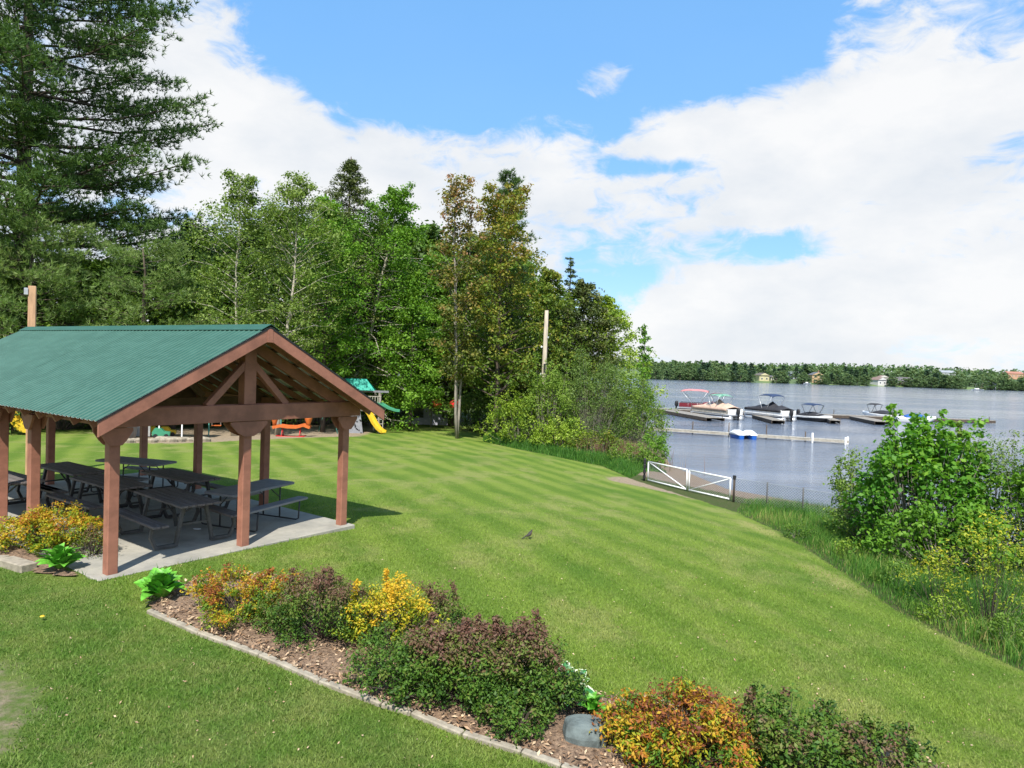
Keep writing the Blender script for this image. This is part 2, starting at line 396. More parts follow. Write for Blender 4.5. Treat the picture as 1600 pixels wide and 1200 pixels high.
tr = t.nodes.new('ShaderNodeBsdfTranslucent'); ms = t.nodes.new('ShaderNodeMixShader'); ms.inputs[0].default_value = 0.35
l.new(mixcol(t, lc, (1.3, 1.4, 0.7), 1.0, 'MULTIPLY'), tr.inputs[0]); l.new(b.outputs[0], ms.inputs[1]); l.new(tr.outputs[0], ms.inputs[2]); l.new(ms.outputs[0], t.nodes['Material Output'].inputs[0])
M['blade'] = m_
# water
m_, t, b, l = newmat('lake_water')
b.inputs['Base Color'].default_value = (0.125, 0.155, 0.205, 1); b.inputs['Roughness'].default_value = 0.10; b.inputs['IOR'].default_value = 1.33
w1 = noise(t, 0.9, 5, 0.65, coord='Pos', stretch=(0.7, 1.6, 1)); w2 = noise(t, 4.0, 4, 0.6, coord='Pos', stretch=(0.6, 1.6, 1)); w3 = noise(t, 0.035, 3, 0.6, coord='Pos', stretch=(0.25, 1.6, 1))
hh = mth(t, 'ADD', mth(t, 'MULTIPLY', w1, 1.0), mth(t, 'MULTIPLY', w2, 0.35))
hh = mth(t, 'MULTIPLY', hh, mrange(t, w3, 0.42, 0.56, 0.30, 1.1))
bump(t, b, hh, 0.85, 0.22)
M['water'] = m_
# mulch
m_, t, b, l = newmat('mulch_soil')
fn = noise(t, 22, 6, 0.8)
l.new(mixcol(t, (0.09, 0.055, 0.035), (0.36, 0.24, 0.15), mrange(t, fn, 0.35, 0.66)), b.inputs['Base Color']); b.inputs['Roughness'].default_value = 1
bump(t, b, fn, 1.0, 0.03)
M['mulch'] = m_
M['chip'] = leafmat('bark_chip', [(0, (0.10, 0.055, 0.03)), (0.5, (0.34, 0.21, 0.12)), (1, (0.60, 0.45, 0.29))], trans=0.0)

# foliage
M['L_maple'] = leafmat('bright_leaf', [(0, (0.045, 0.115, 0.012)), (0.5, (0.115, 0.255, 0.020)), (1, (0.22, 0.38, 0.045))])
M['L_birch'] = leafmat('birch_leaf', [(0, (0.06, 0.115, 0.018)), (0.5, (0.145, 0.225, 0.036)), (1, (0.27, 0.34, 0.09))])
M['L_red'] = leafmat('reddish_leaf', [(0, (0.055, 0.075, 0.015)), (0.35, (0.12, 0.17, 0.03)), (0.6, (0.22, 0.20, 0.04)), (1, (0.34, 0.17, 0.09))])
M['L_olive'] = leafmat('olive_leaf', [(0, (0.05, 0.11, 0.014)), (0.5, (0.15, 0.225, 0.028)), (0.8, (0.26, 0.24, 0.035)), (1, (0.32, 0.18, 0.05))])
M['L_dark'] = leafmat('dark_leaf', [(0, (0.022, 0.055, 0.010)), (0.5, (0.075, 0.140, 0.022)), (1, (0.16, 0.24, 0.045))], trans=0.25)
M['L_cedar'] = leafmat('cedar_leaf', [(0, (0.028, 0.050, 0.012)), (0.5, (0.075, 0.110, 0.026)), (1, (0.17, 0.18, 0.05))], trans=0.2)
M['L_lime'] = leafmat('lime_leaf', [(0, (0.08, 0.16, 0.015)), (0.5, (0.22, 0.33, 0.030)), (1, (0.40, 0.48, 0.07))])
M['L_pine'] = leafmat('pine_needle', [(0, (0.022, 0.052, 0.014)), (0.5, (0.060, 0.125, 0.028)), (1, (0.16, 0.25, 0.06))], trans=0.25, rough=0.5)
M['L_pine_light'] = leafmat('young_pine_needle', [(0, (0.05, 0.10, 0.025)), (0.5, (0.15, 0.24, 0.06)), (1, (0.30, 0.38, 0.13))], trans=0.3, rough=0.5)
M['L_shrub'] = leafmat('shrub_leaf', [(0, (0.05, 0.11, 0.015)), (0.5, (0.13, 0.225, 0.028)), (1, (0.24, 0.34, 0.055))])
M['L_big'] = leafmat('broad_leaf', [(0, (0.030, 0.10, 0.012)), (0.5, (0.085, 0.24, 0.020)), (1, (0.24, 0.42, 0.045))], trans=0.4)
M['L_grey'] = leafmat('greyish_leaf', [(0, (0.055, 0.11, 0.025)), (0.5, (0.15, 0.235, 0.050)), (1, (0.28, 0.36, 0.11))])
M['L_yellow'] = leafmat('yellow_leaf', [(0, (0.10, 0.18, 0.015)), (0.5, (0.30, 0.36, 0.025)), (1, (0.58, 0.48, 0.035))])
M['L_orange'] = leafmat('orange_spirea_leaf', [(0, (0.06, 0.15, 0.015)), (0.30, (0.24, 0.31, 0.02)), (0.48, (0.52, 0.39, 0.025)), (0.70, (0.42, 0.15, 0.025)), (1, (0.17, 0.055, 0.035))])
M['L_gold'] = leafmat('gold_spirea_leaf', [(0, (0.05, 0.12, 0.012)), (0.45, (0.15, 0.24, 0.02)), (0.72, (0.42, 0.42, 0.025)), (1, (0.66, 0.42, 0.03))])
M['L_purple'] = leafmat('purple_green_spirea_leaf', [(0, (0.025, 0.065, 0.010)), (0.35, (0.08, 0.17, 0.018)), (0.6, (0.15, 0.19, 0.035)), (0.78, (0.15, 0.105, 0.052)), (1, (0.165, 0.082, 0.058))], trans=0.25)
M['L_grass'] = leafmat('tall_grass_blade', [(0, (0.030, 0.10, 0.018)), (0.5, (0.080, 0.21, 0.028)), (0.85, (0.19, 0.33, 0.055)), (1, (0.36, 0.33, 0.12))], trans=0.35)
M['L_reed'] = leafmat('dry_reed', [(0, (0.14, 0.06, 0.04)), (0.5, (0.24, 0.15, 0.09)), (1, (0.42, 0.33, 0.2))], trans=0.2)
M['L_far'] = leafmat('far_leaf', [(0, (0.045, 0.090, 0.040)), (0.5, (0.095, 0.165, 0.055)), (1, (0.18, 0.23, 0.085))], trans=0.2)  # distance haze put into the colour: far leaves lightened and blued
M['L_fardark'] = leafmat('far_dark_needle', [(0, (0.018, 0.045, 0.026)), (0.5, (0.035, 0.075, 0.035)), (1, (0.07, 0.11, 0.045))], trans=0.15)
M['L_hosta'] = leafmat('hosta_leaf', [(0, (0.05, 0.20, 0.02)), (1, (0.17, 0.42, 0.04))], trans=0.35, rough=0.4)
M['hosta'] = simple('hosta_green', (0.12, 0.36, 0.035), 0.4, 0.35, 6, bmp=0.2)
M['hosta_dark'] = simple('hosta_dark_green', (0.045, 0.20, 0.05), 0.4, 0.3, 6, bmp=0.2)
M['hosta_white'] = simple('hosta_white_margin', (0.62, 0.68, 0.48), 0.4, 0.15, 6, bmp=0.1)

# ------------------------------------------------------------------ terrain
WATER = -2.3
SHORE = np.array([(-320, 330), (-120, 300), (-20, 240), (12, 180), (18, 130), (17.5, 96), (14.5, 78), (12.3, 64), (11.2, 52), (9.6, 42), (10.6, 34), (13.6, 30.6),
                  (16.8, 27), (19.5, 21), (21.5, 15), (24, 6), (30, -8), (45, -30), (90, -60)], dtype=float)
def poly_dist(x, y, pts, closed=False):
    x = np.asarray(x, float); y = np.asarray(y, float)
    best = np.full(x.shape, 1e9); sgn = np.ones(x.shape)
    n = len(pts); rng = range(n if closed else n - 1)
    for i in rng:
        a = pts[i]; b_ = pts[(i + 1) % n]; d = b_ - a; L2 = d @ d
        tt = np.clip(((x - a[0]) * d[0] + (y - a[1]) * d[1]) / L2, 0, 1)
        qx = a[0] + tt * d[0]; qy = a[1] + tt * d[1]
        dd = np.hypot(x - qx, y - qy); cr2 = d[0] * (y - a[1]) - d[1] * (x - a[0])
        m_ = dd < best; best = np.where(m_, dd, best); sgn = np.where(m_, np.where(cr2 < 0, 1.0, -1.0), sgn)
    return best * sgn
def inside(x, y, pts):
    x = np.asarray(x, float); y = np.asarray(y, float); r_ = np.zeros(x.shape, bool); n = len(pts)
    for i in range(n):
        a = pts[i]; b_ = pts[(i + 1) % n]
        c_ = ((a[1] > y) != (b_[1] > y)) & (x < (b_[0] - a[0]) * (y - a[1]) / (b_[1] - a[1] + 1e-12) + a[0])
        r_ ^= c_
    return r_
def sm(x): x = np.clip(x, 0, 1); return x * x * (3 - 2 * x)
def softplus(x, k=1.2): return np.log1p(np.exp(np.clip(x / k, -40, 40))) * k
def height(x, y):
    x = np.asarray(x, float); y = np.asarray(y, float)
    z = -0.085 * softplus(x + 2.5) - 0.042 * softplus(y - 14.5)
    z = np.maximum(z, -1.9 - 0.0 * x) + 0.0
    z = z + 0.02 * np.sin(x * 0.9 + 1.3) * np.cos(y * 0.7) * sm((y - 16) / 8)
    ux = (x + 6.2016) * 0.58543 + (y - 10.6337) * 0.81073; uy = -(x + 6.2016) * 0.81073 + (y - 10.6337) * 0.58543
    z = np.where((ux > 0.0) & (ux < 4.55) & (uy > 0.02) & (uy < 8.7), np.minimum(z, -0.08), z)
    d = -poly_dist(x, y, SHORE)          # + inland
    t_ = sm(d / 3.4)
    zz = (WATER + 0.06) * (1 - t_) + z * t_
    zz = np.where(d < 0, WATER + 0.06 + np.maximum(d * 0.18, -2.2), zz)
    return zz
def gz(x, y): return float(height(np.array([x]), np.array([y]))[0])
def gp(px, py):
    d = ray(px, py); o = Vector((0, 0, CAMH)); t0 = 1.0; t1 = t0
    while t1 < 300:
        p = o + d * t1
        if p.z < gz(p.x, p.y): break
        t0 = t1; t1 *= 1.04
    for _ in range(22):
        tm = (t0 + t1) / 2; p = o + d * tm
        if p.z < gz(p.x, p.y): t1 = tm
        else: t0 = tm
    p = o + d * t1; return Vector((p.x, p.y, gz(p.x, p.y)))
assert -poly_dist(np.array([0.]), np.array([10.]), SHORE)[0] > 0 or True
if -poly_dist(np.array([0.]), np.array([10.]), SHORE)[0] < 0:
    _pd = poly_dist
    def poly_dist(x, y, pts, closed=False): return -_pd(x, y, pts, closed)

# lawn outline from the near right edge round to the trees
edge_px = [(755, 690), (830, 706), (940, 728), (985, 748), (1060, 772), (1150, 800), (1215, 830), (1300, 884), (1400, 955), (1500, 1005), (1600, 1050)]
EDGE = [gp(*p) for p in edge_px]
LAWN = np.array([(-60, -6), (-60, 30)] + [tuple(gp(*p).xy) for p in ((200, 672), (330, 668), (480, 664), (600, 660), (680, 655), (748, 662))] + [tuple(e.xy) for e in EDGE] + [(9, 4), (9, -6)])
DIRT = np.array([tuple(gp(*p).xy) for p in ((150, 676), (250, 671), (400, 664), (520, 662), (600, 659), (610, 666), (560, 682), (470, 684), (380, 688), (300, 692), (180, 695))])
GATEDIRT = np.array([tuple(gp(*p).xy) for p in ((955, 744), (1010, 748), (1090, 768), (1150, 783), (1165, 796), (1150, 796), (1070, 776), (1000, 760), (950, 750))])
WORN = np.array([(-7.6, 4.2), (-4.55, 4.6), (-4.1, 5.8), (-4.6, 7.0), (-5.6, 7.6), (-8, 7.5)])
def spaced(a, b_, s0): return np.arange(a, b_, s0)
xs = np.concatenate([spaced(-420, -60, 20), spaced(-60, -16, 2), spaced(-16, 26, 0.35), spaced(26, 60, 2), spaced(60, 121, 10)])
ys = np.concatenate([spaced(-60, -4, 4), spaced(-4, 48, 0.35), spaced(48, 110, 2), spaced(110, 400, 10)])
X, Y = np.meshgrid(xs, ys); Z = height(X, Y)
nx, ny = len(xs), len(ys)
idx = np.arange(nx * ny).reshape(ny, nx)
F = np.stack([idx[:-1, :-1], idx[:-1, 1:], idx[1:, 1:], idx[1:, :-1]], -1).reshape(-1, 4)
ground = fast('ground', np.stack([X, Y, Z], -1).reshape(-1, 3), F, M['ground'], smooth=True, kind='structure')
dl = -poly_dist(X, Y, LAWN, True); inl = inside(X, Y, LAWN); dl = np.where(inl, np.abs(dl), -np.abs(dl))
def signed(poly): 
    d_ = np.abs(poly_dist(X, Y, poly, True)); return np.where(inside(X, Y, poly), d_, -d_)
def setattr_(name, v):
    a = ground.data.attributes.new(name, 'FLOAT', 'POINT'); a.data.foreach_set('value', np.clip(v, 0, 1).astype(np.float32).ravel())
dsh = -poly_dist(X, Y, SHORE)
setattr_('under', 0.5 - dl / 0.5)
setattr_('dirt', np.maximum(np.maximum(0.5 + signed(DIRT) / 1.6, 0.5 + signed(GATEDIRT) / 1.1), 0.36 + signed(WORN) / 2.6))
setattr_('sand', np.where((Y < 45) & (Y > 27) & (X > 6), 0.5 + (4.6 - dsh) / 1.5, 0.5 + (0.5 - dsh) / 1.0))
setattr_('dry', np.where((dl > 0) & (X > 3) & (Y < 30), 1.0 - np.abs(dl - 0.5) / 1.3, 0) * (0.60 + 0.40 * np.sin(X * 1.7 + Y)))

# water and far shore
b_ = MB(); b_.quad((-1500, -1500, WATER), (3000, -1500, WATER), (3000, 3000, WATER), (-1500, 3000, WATER)); b_.build('water', M['water'], kind='structure')
FS = [at_z(px, py, WATER) for px, py in ((1030, 593), (1150, 597), (1300, 601.5), (1400, 604.5), (1500, 608), (1600, 611))]
fs_x = np.array([-900, -300] + [p.x for p in FS] + [900, 1800]); fs_y = np.array([420, 420] + [p.y for p in FS] + [560, 600])
def far_shore_y(x): return np.interp(x, fs_x, fs_y)
def far_h(x, y):
    d = y - far_shore_y(x)
    z = WATER - 0.3 + 1.4 * sm(d / 12) + 3.5 * sm(d / 110) + (2.0 + 9.0 * sm((x - 60) / 500)) * sm((d - 80) / 420)
    return z + 1.2 * np.sin(x * 0.012 + 1) * sm((d - 100) / 300)
xs2 = np.arange(-600, 1500, 20.0); 
d2 = np.concatenate([np.array([-20, 0, 3, 6, 10, 16, 24, 40]), np.arange(60, 1500, 40)])
X2, D2 = np.meshgrid(xs2, d2); Y2 = far_shore_y(X2) + D2; Z2 = far_h(X2, Y2)
idx = np.arange(X2.size).reshape(X2.shape); F2 = np.stack([idx[:-1, :-1], idx[:-1, 1:], idx[1:, 1:], idx[1:, :-1]], -1).reshape(-1, 4)
m_, t, b, l = newmat('far_meadow')
l.new(mixcol(t, (0.13, 0.19, 0.055), (0.06, 0.10, 0.04), mrange(t, noise(t, 0.02, 5, coord='Pos'), 0.4, 0.6)), b.inputs['Base Color']); b.inputs['Roughness'].default_value = 1
fast('far_hills', np.stack([X2, Y2, Z2], -1).reshape(-1, 3), F2, m_, smooth=True, kind='structure')

# ------------------------------------------------------------------ foliage generators
def leaf_quads(rng, C, size, aspect=0.6, up=0.35, out=None, var=0.5, axis=None):
    """rhombic leaves at centres C"""
    n = len(C); nrm = rng.normal(size=(n, 3)); nrm /= np.linalg.norm(nrm, axis=1)[:, None]
    nrm[:, 2] = np.abs(nrm[:, 2]) * (1 + up) + up * 0.5
    if out is not None: nrm += out * 0.5
    nrm /= np.linalg.norm(nrm, axis=1)[:, None]
    tv = rng.normal(size=(n, 3)) if axis is None else axis + rng.normal(size=(n, 3)) * 0.25
    tv -= (tv * nrm).sum(1)[:, None] * nrm; tv /= np.linalg.norm(tv, axis=1)[:, None] + 1e-9
    bv = np.cross(nrm, tv); s_ = size * (1 + rng.uniform(-var, var, n)); 
    a = tv * (s_ / 2)[:, None]; b2 = bv * (s_ * aspect / 2)[:, None]
    V = np.empty((n, 4, 3)); V[:, 0] = C - a; V[:, 1] = C + b2 - a * 0.1; V[:, 2] = C + a; V[:, 3] = C - b2 - a * 0.1
    # slight fold
    V[:, 2, 2] -= s_ * 0.12
    return V.reshape(-1, 3), np.arange(4 * n).reshape(-1, 4)
def clusters(rng, centers, sig, per, tint0, tintvar=0.13, flat=0.6):
    n = len(centers); k = per
    C = np.repeat(centers, k, 0); S = np.repeat(np.asarray(sig), k) if np.ndim(sig) else np.full(n * k, sig)
    off = rng.normal(size=(n * k, 3)); off /= np.linalg.norm(off, axis=1)[:, None] + 1e-9
    rr = rng.uniform(0, 1, n * k) ** 0.5 * 1.5
    off *= (rr * S)[:, None]; off[:, 2] *= flat
    tn = np.repeat(tint0, k) + rng.normal(size=n * k) * tintvar
    return C + off, np.clip(tn, 0, 1), off / (S[:, None] + 1e-6)
def broad_tree(name, label, cat, loc, H, z0, R, prof, bark, leaf, seed, nl=34, per=60, lsize=0.13, sig=0.42, tr=0.13, lean=(0, 0), up=0.5, group=None, tint=0.5, top_tint=0.0,
               tw=5, drop=0.0, stems=1, flat=0.7, rz=0.0, aspect=0.65, bend=0.0):
    rng = np.random.default_rng(seed); root = thing(name, loc, rz, label, cat, group)
    mb = MB(); cents = []; tn = []; cs_ = []
    for st in range(stems):
        sa = 2 * pi * st / max(1, stems) + rng.uniform(0, 6); sp_ = 0.0 if stems == 1 else R * 0.35
        K = 9; tp = []
        for i in range(K + 1):
            f = i / K
            tp.append(Vector((lean[0] * f + bend * sin(f * pi) + cos(sa) * sp_ * f + rng.normal() * 0.05 * (i > 0), lean[1] * f + sin(sa) * sp_ * f + rng.normal() * 0.05 * (i > 0), H * 0.97 * f - 0.15)))
        hh = 1.0 if st == 0 else rng.uniform(0.8, 0.97)
        tp = [Vector((p.x, p.y, p.z * hh)) for p in tp]
        rr = [tr / sqrt(stems) * (1.25 if i == 0 else 1) * (1 - 0.88 * i / K) + 0.008 for i in range(K + 1)]
        mb.tube(tp, rr, 8)
        n_ = nl // stems
        for k in range(n_):
            f = (k + rng.uniform(0, 1)) / n_; zf = z0 / H + (0.985 - z0 / H) * f
            i = min(K - 1, int(zf * K)); u_ = zf * K - i; base = tp[i].lerp(tp[i + 1], u_)
            az = k * 2.39996 + rng.uniform(-0.5, 0.5) + st; R_ = R * prof(f) * rng.uniform(0.72, 1.12) * (1 if stems == 1 else 0.8)
            el = radians(rng.uniform(12, 42)) * up * 2 * (0.6 + 0.8 * f) - drop * (1 - f)
            dr = Vector((cos(az) * cos(el), sin(az) * cos(el), sin(el)))
            tip = base + dr * R_ + Vector((0, 0, -drop * 0.35 * R_))
            midp = base.lerp(tip, 0.5) + Vector((rng.normal() * 0.1, rng.normal() * 0.1, 0.08 * R_))
            r_ = max(0.012, rr[i] * 0.38 * (0.5 + R_ / R * 0.5))
            mb.tube([base, midp, tip], [r_, r_ * 0.6, 0.006], 5, cap=False)
            for q in range(tw):
                s_ = rng.uniform(0.3, 1.05); b0 = base.lerp(midp, s_ * 2) if s_ < 0.5 else midp.lerp(tip, min(1, s_ * 2 - 1))
                tl = (0.25 + 0.35 * rng.uniform()) * R_ * (1.1 - 0.5 * s_)
                td = Vector((rng.normal(), rng.normal(), rng.normal() * 0.5 + 0.25)).normalized()
                e = b0 + td * tl
                if rng.uniform() < 0.6: mb.tube([b0, e], [r_ * 0.35 + 0.004, 0.004], 3, cap=False)
                cents.append(tuple(e)); cs_.append(0.45 + 0.6 * min(1.2, R_ / R)); tn.append(tint + rng.normal() * 0.12 + top_tint * f)
            cents.append(tuple(tip)); cs_.append(0.4 + 0.5 * min(1.2, R_ / R)); tn.append(tint + 0.08 + rng.normal() * 0.1 + top_tint * f)
    mb.build('trunk', M[bark], root, smooth=True)
    cents = np.array(cents); tn = np.array(tn)
    C, T, out = clusters(rng, cents, sig * rng.uniform(0.6, 1.35, len(cents)) * np.array(cs_), per, tn, flat=flat)
    V, F_ = leaf_quads(rng, C, lsize, aspect=aspect, out=out)
    fast('crown', V, F_, M[leaf], T, root)
    return root
def needle_tufts(rng, C, D, ln, wd, k):
    n = len(C); C = np.repeat(C, k, 0); D = np.repeat(D, k, 0)
    d = D * 1.1 + rng.normal(size=(n * k, 3)) * 0.75; d /= np.linalg.norm(d, axis=1)[:, None]
    s_ = rng.normal(size=(n * k, 3)); s_ -= (s_ * d).sum(1)[:, None] * d; s_ /= np.linalg.norm(s_, axis=1)[:, None]
    ll = (ln * rng.uniform(0.7, 1.2, n * k))[:, None]
    V = np.empty((n * k, 3, 3)); V[:, 0] = C - s_ * wd / 2; V[:, 1] = C + s_ * wd / 2; V[:, 2] = C + d * ll
    return V.reshape(-1, 3), np.arange(3 * n * k).reshape(-1, 3)
def pine_tree(name, label, loc, H, z0, R, prof, seed, leaf='L_pine', whorls=16, perw=6, tr=0.3, tufts=12, k=8, ln=0.15, wd=0.02, group=None, rise=0.25, rz=0.0, dead=0, lean=(0, 0), twn=9):
    rng = np.random.default_rng(seed); root = thing(name, loc, rz, label, 'pine tree', group); mb = MB()
    K = 8; tp = [Vector((lean[0] * i / K + rng.normal() * 0.06, lean[1] * i / K + rng.normal() * 0.06, H * i / K - 0.2)) for i in range(K + 1)]
    rr = [tr * (1 - 0.9 * i / K) + 0.012 for i in range(K + 1)]; mb.tube(tp, rr, 9)
    Cs, Ds, Ts = [], [], []
    for w_ in range(whorls):
        f = (w_ + 0.3) / whorls; zf = z0 / H + (0.99 - z0 / H) * f
        for j in range(perw):
            zz = min(0.995, zf + rng.uniform(-0.4, 0.4) / whorls * (1 - z0 / H)); i = min(K - 1, int(zz * K)); base = tp[i].lerp(tp[i + 1], zz * K - i)
            az = 2 * pi * j / perw + w_ * 0.9 + rng.uniform(-0.35, 0.35); R_ = R * prof(f) * rng.uniform(0.65, 1.1)
            hd = Vector((cos(az), sin(az), 0)); sl = rng.uniform(-0.10, 0.12) + rise * f
            m1 = base + hd * R_ * 0.5 + Vector((0, 0, sl * R_ * 0.4)); tip = base + hd * R_ + Vector((0, 0, sl * R_ + 0.10 * R_))
            r_ = max(0.015, rr[i] * 0.32); mb.tube([base, m1, tip], [r_, r_ * 0.6, 0.01], 5, cap=False)
            side = Vector((-sin(az), cos(az), 0)); bt = 0.5 + rng.normal() * 0.12
            for q in range(twn):
                s_ = 0.25 + 0.78 * (q + rng.uniform()) / twn
                b0 = base.lerp(m1, s_ * 2) if s_ < 0.5 else m1.lerp(tip, min(1.0, s_ * 2 - 1))
                sg = 1 if q % 2 else -1; tl = R_ * 0.30 * (1.25 - s_) + 0.25
                td = (hd * 0.8 + side * sg * rng.uniform(0.4, 1.1) + Vector((0, 0, rng.uniform(0.0, 0.35)))).normalized()
                e = b0 + td * tl; mb.tube([b0, e], [r_ * 0.3 + 0.004, 0.005], 3, cap=False)
                for u_ in range(tufts):
                    g_ = rng.uniform(0.15, 1.08); p = b0.lerp(e, g_) + Vector((rng.normal(), rng.normal(), rng.normal() * 0.6)) * (0.10 + 0.17 * tl)
                    Cs.append(tuple(p)); Ds.append((td.x * 0.7, td.y * 0.7, 0.75)); Ts.append(bt + rng.normal() * 0.12 + 0.12 * (p.z > b0.z))
    mb.build('trunk', M['bark'], root, smooth=True)
    Cs = np.array(Cs); V, F_ = needle_tufts(rng, Cs, np.array(Ds), ln, wd, k)
    T = np.clip(np.repeat(np.array(Ts), k) + rng.normal(size=len(Cs) * k) * 0.1, 0, 1)
    fast('crown', V, F_, M[leaf], T, root)
    return root
def shrub(name, label, loc, rx, ry, H, leaf, seed, n=90, per=60, lsize=0.05, sig=0.12, cat='shrub', group=None, stem='bark_grey', lobes=None, tint=(0.5, 0.0), base_gap=0.12, aspect=0.5, shoots=0, hollow=0.45, zpow=0.8, stem_r=0.008, up=0.35, rz=0.0, tintfn=None, flat=0.9, dome=0.5):
    rng = np.random.default_rng(seed); root = thing(name, loc, rz, label, cat, group); mb = MB(); cents = []
    while len(cents) < n:
        u_ = rng.uniform(0, 2 * pi); rr = sqrt(rng.uniform(hollow ** 2, 1)); zf = rng.uniform(base_gap, 1) ** zpow
        wob = 1 + 0.16 * sin(3 * u_ + seed) + 0.10 * sin(5 * u_ + zf * 6 + seed * 2)
        env = max(0.0, 1 - ((zf - 0.35) / 0.68) ** 2) ** dome if zf > 0.35 else 0.78 + 0.22 * zf / 0.35
        hz = H * zf * (1 + 0.13 * sin(u_ * 2 + seed * 1.7) + 0.08 * rng.normal())
        rad = rr * env * wob
        cents.append((cos(u_) * rad * rx, sin(u_) * rad * ry, hz))
    for q in range(shoots):
        u_ = rng.uniform(0, 2 * pi); r_ = rng.uniform(0, 0.7); hh = H * rng.uniform(1.0, 1.28)
        x_, y_ = cos(u_) * r_ * rx, sin(u_) * r_ * ry
        for v in range(5): cents.append((x_ * (1 + v * 0.03), y_ * (1 + v * 0.03), hh - v * 0.09 * H))
    cents = np.array(cents)
    for i in range(0, len(cents), 2):
        e = Vector(cents[i]); b0 = Vector((e.x * 0.18, e.y * 0.18, 0)); m1 = b0.lerp(e, 0.5) + Vector((e.x * 0.08, e.y * 0.08, 0.02))
        mb.tube([b0, m1, e], [stem_r * 1.6, stem_r, stem_r * 0.5], 4, cap=False)
    mb.build('stem', M[stem], root)
    if tintfn is None: tn = tint[0] + tint[1] * (cents[:, 2] / H - 0.5) + rng.normal(size=len(cents)) * 0.13
    else: tn = tintfn(cents, rng)
    sg = sig * rng.uniform(0.6, 1.3, len(cents)); sg[n:] *= 0.45
    C, T, out = clusters(rng, cents, sg, per, tn, flat=flat)
    C[:, 2] = np.maximum(C[:, 2], 0.02)
    V, F_ = leaf_quads(rng, C, lsize, aspect=aspect, up=up, out=out)
    fast('foliage', V, F_, M[leaf], T, root)
    return root
def blades(rng, P, h, w_, bendv=0.35, lean_dir=None):
    """one bent blade (2 tris as quad+tri merged to 2 quads) per point"""
    n = len(P); a = rng.uniform(0, 2 * pi, n); s_ = np.stack([np.cos(a), np.sin(a), np.zeros(n)], 1) * (w_ / 2)[:, None] if np.ndim(w_) else np.stack([np.cos(a), np.sin(a), np.zeros(n)], 1) * w_ / 2
    b2 = rng.normal(size=(n, 3)) * bendv; b2[:, 2] = 0
    up = np.zeros((n, 3)); up[:, 2] = h
    m1 = P + up * 0.55 + b2 * (h * 0.3)[:, None]; t1 = P + up * 0.95 + b2 * h[:, None]
    V = np.empty((n, 5, 3)); V[:, 0] = P - s_; V[:, 1] = P + s_; V[:, 2] = m1 + s_ * 0.75; V[:, 3] = m1 - s_ * 0.75; V[:, 4] = t1
    base = np.arange(n)[:, None] * 5
    F_ = np.concatenate([base + np.array([0, 1, 2]), base + np.array([0, 2, 3]), base + np.array([3, 2, 4])], 1).reshape(-1, 3)
    return V.reshape(-1, 3), F_

# ------------------------------------------------------------------ picnic pavilion
A0 = at_z(172, 897, 0); C0 = at_z(533, 820, 0); gdir = (C0 - A0); W = gdir.length; ANG = atan2(gdir.y, gdir.x)
gx = gdir.normalized(); ly = Vector((-gx.y, gx.x, 0))
def loc2w(x, y, z=0.0): return A0 + gx * x + ly * y + Vector((0, 0, z))
def w2loc(p): d = Vector(p) - A0; return d.dot(gx), d.dot(ly)
# floor slab
b_ = MB(); b_.box((W / 2 - 0.04, 4.38, -0.06), (W + 0.46, 9.2, 0.16)); slab = b_.build('concrete_floor', M['concrete'], bevel=0.012, kind='structure')
slab.location = (A0.x, A0.y, -0.010); slab.rotation_euler = (0, 0, ANG)
FL = 0.0
pav = thing('picnic_pavilion', (A0.x, A0.y, 0), ANG, 'open picnic pavilion with green metal roof on brown wooden posts', 'pavilion')
EZ, RZ, OV, EO = 2.48, 4.02, 0.66, 0.5
SLP = (RZ - EZ) / (W / 2 + EO); YF = 10.25
def rz_(x): return RZ - abs(x - W / 2) * SLP
post_m = MB(); post_m.box((0, 0, 1.155 + FL / 2), (0.165, 0.165, 2.31 - FL)); pm = None
def post(x, y, name='post'):
    global pm
    if pm is None:
        o = post_m.build(name, M['wood'], pav, bevel=0.012); pm = o.data
    else: o = link(name, pm, pav, 0.012)
    o.location = (x, y, 0); return o
for y in (0, 3.05, 4.6, 8.6): post(0, y)
for y in (0, 2.75, 5.65, 8.5): post(W, y)
post(W / 2, 0); post(W / 2, 8.6)
# flared caps on the post heads
def cap(x, y, wd, along, name='post_cap'):
    b_ = MB(); hw = wd / 2
    poly = [(-hw, 0), (-hw, -0.05), (-hw * 0.62, -0.20), (-0.09, -0.27), (0.09, -0.27), (hw * 0.62, -0.20), (hw, -0.05), (hw, 0)]
    ax = (1, 0, 0) if along == 'x' else (0, 1, 0); dz = (0, 1, 0) if along == 'x' else (1, 0, 0)
    for s_ in (-0.124, 0.086):
        p0 = (x, y + s_, 2.305) if along == 'x' else (x + s_, y, 2.305)
        b_.prism(poly, p0, ax, (0, 0, 1), dz, 0.038)
    return b_.build(name, M['wood'], pav)
for x, wd in ((0, 0.50), (W / 2, 0.74), (W, 0.50)): cap(x, 0, wd, 'x')
for y in (3.05, 4.6, 8.6): cap(0, y, 0.50, 'y')
for y in (2.75, 5.65, 8.5): cap(W, y, 0.50, 'y')
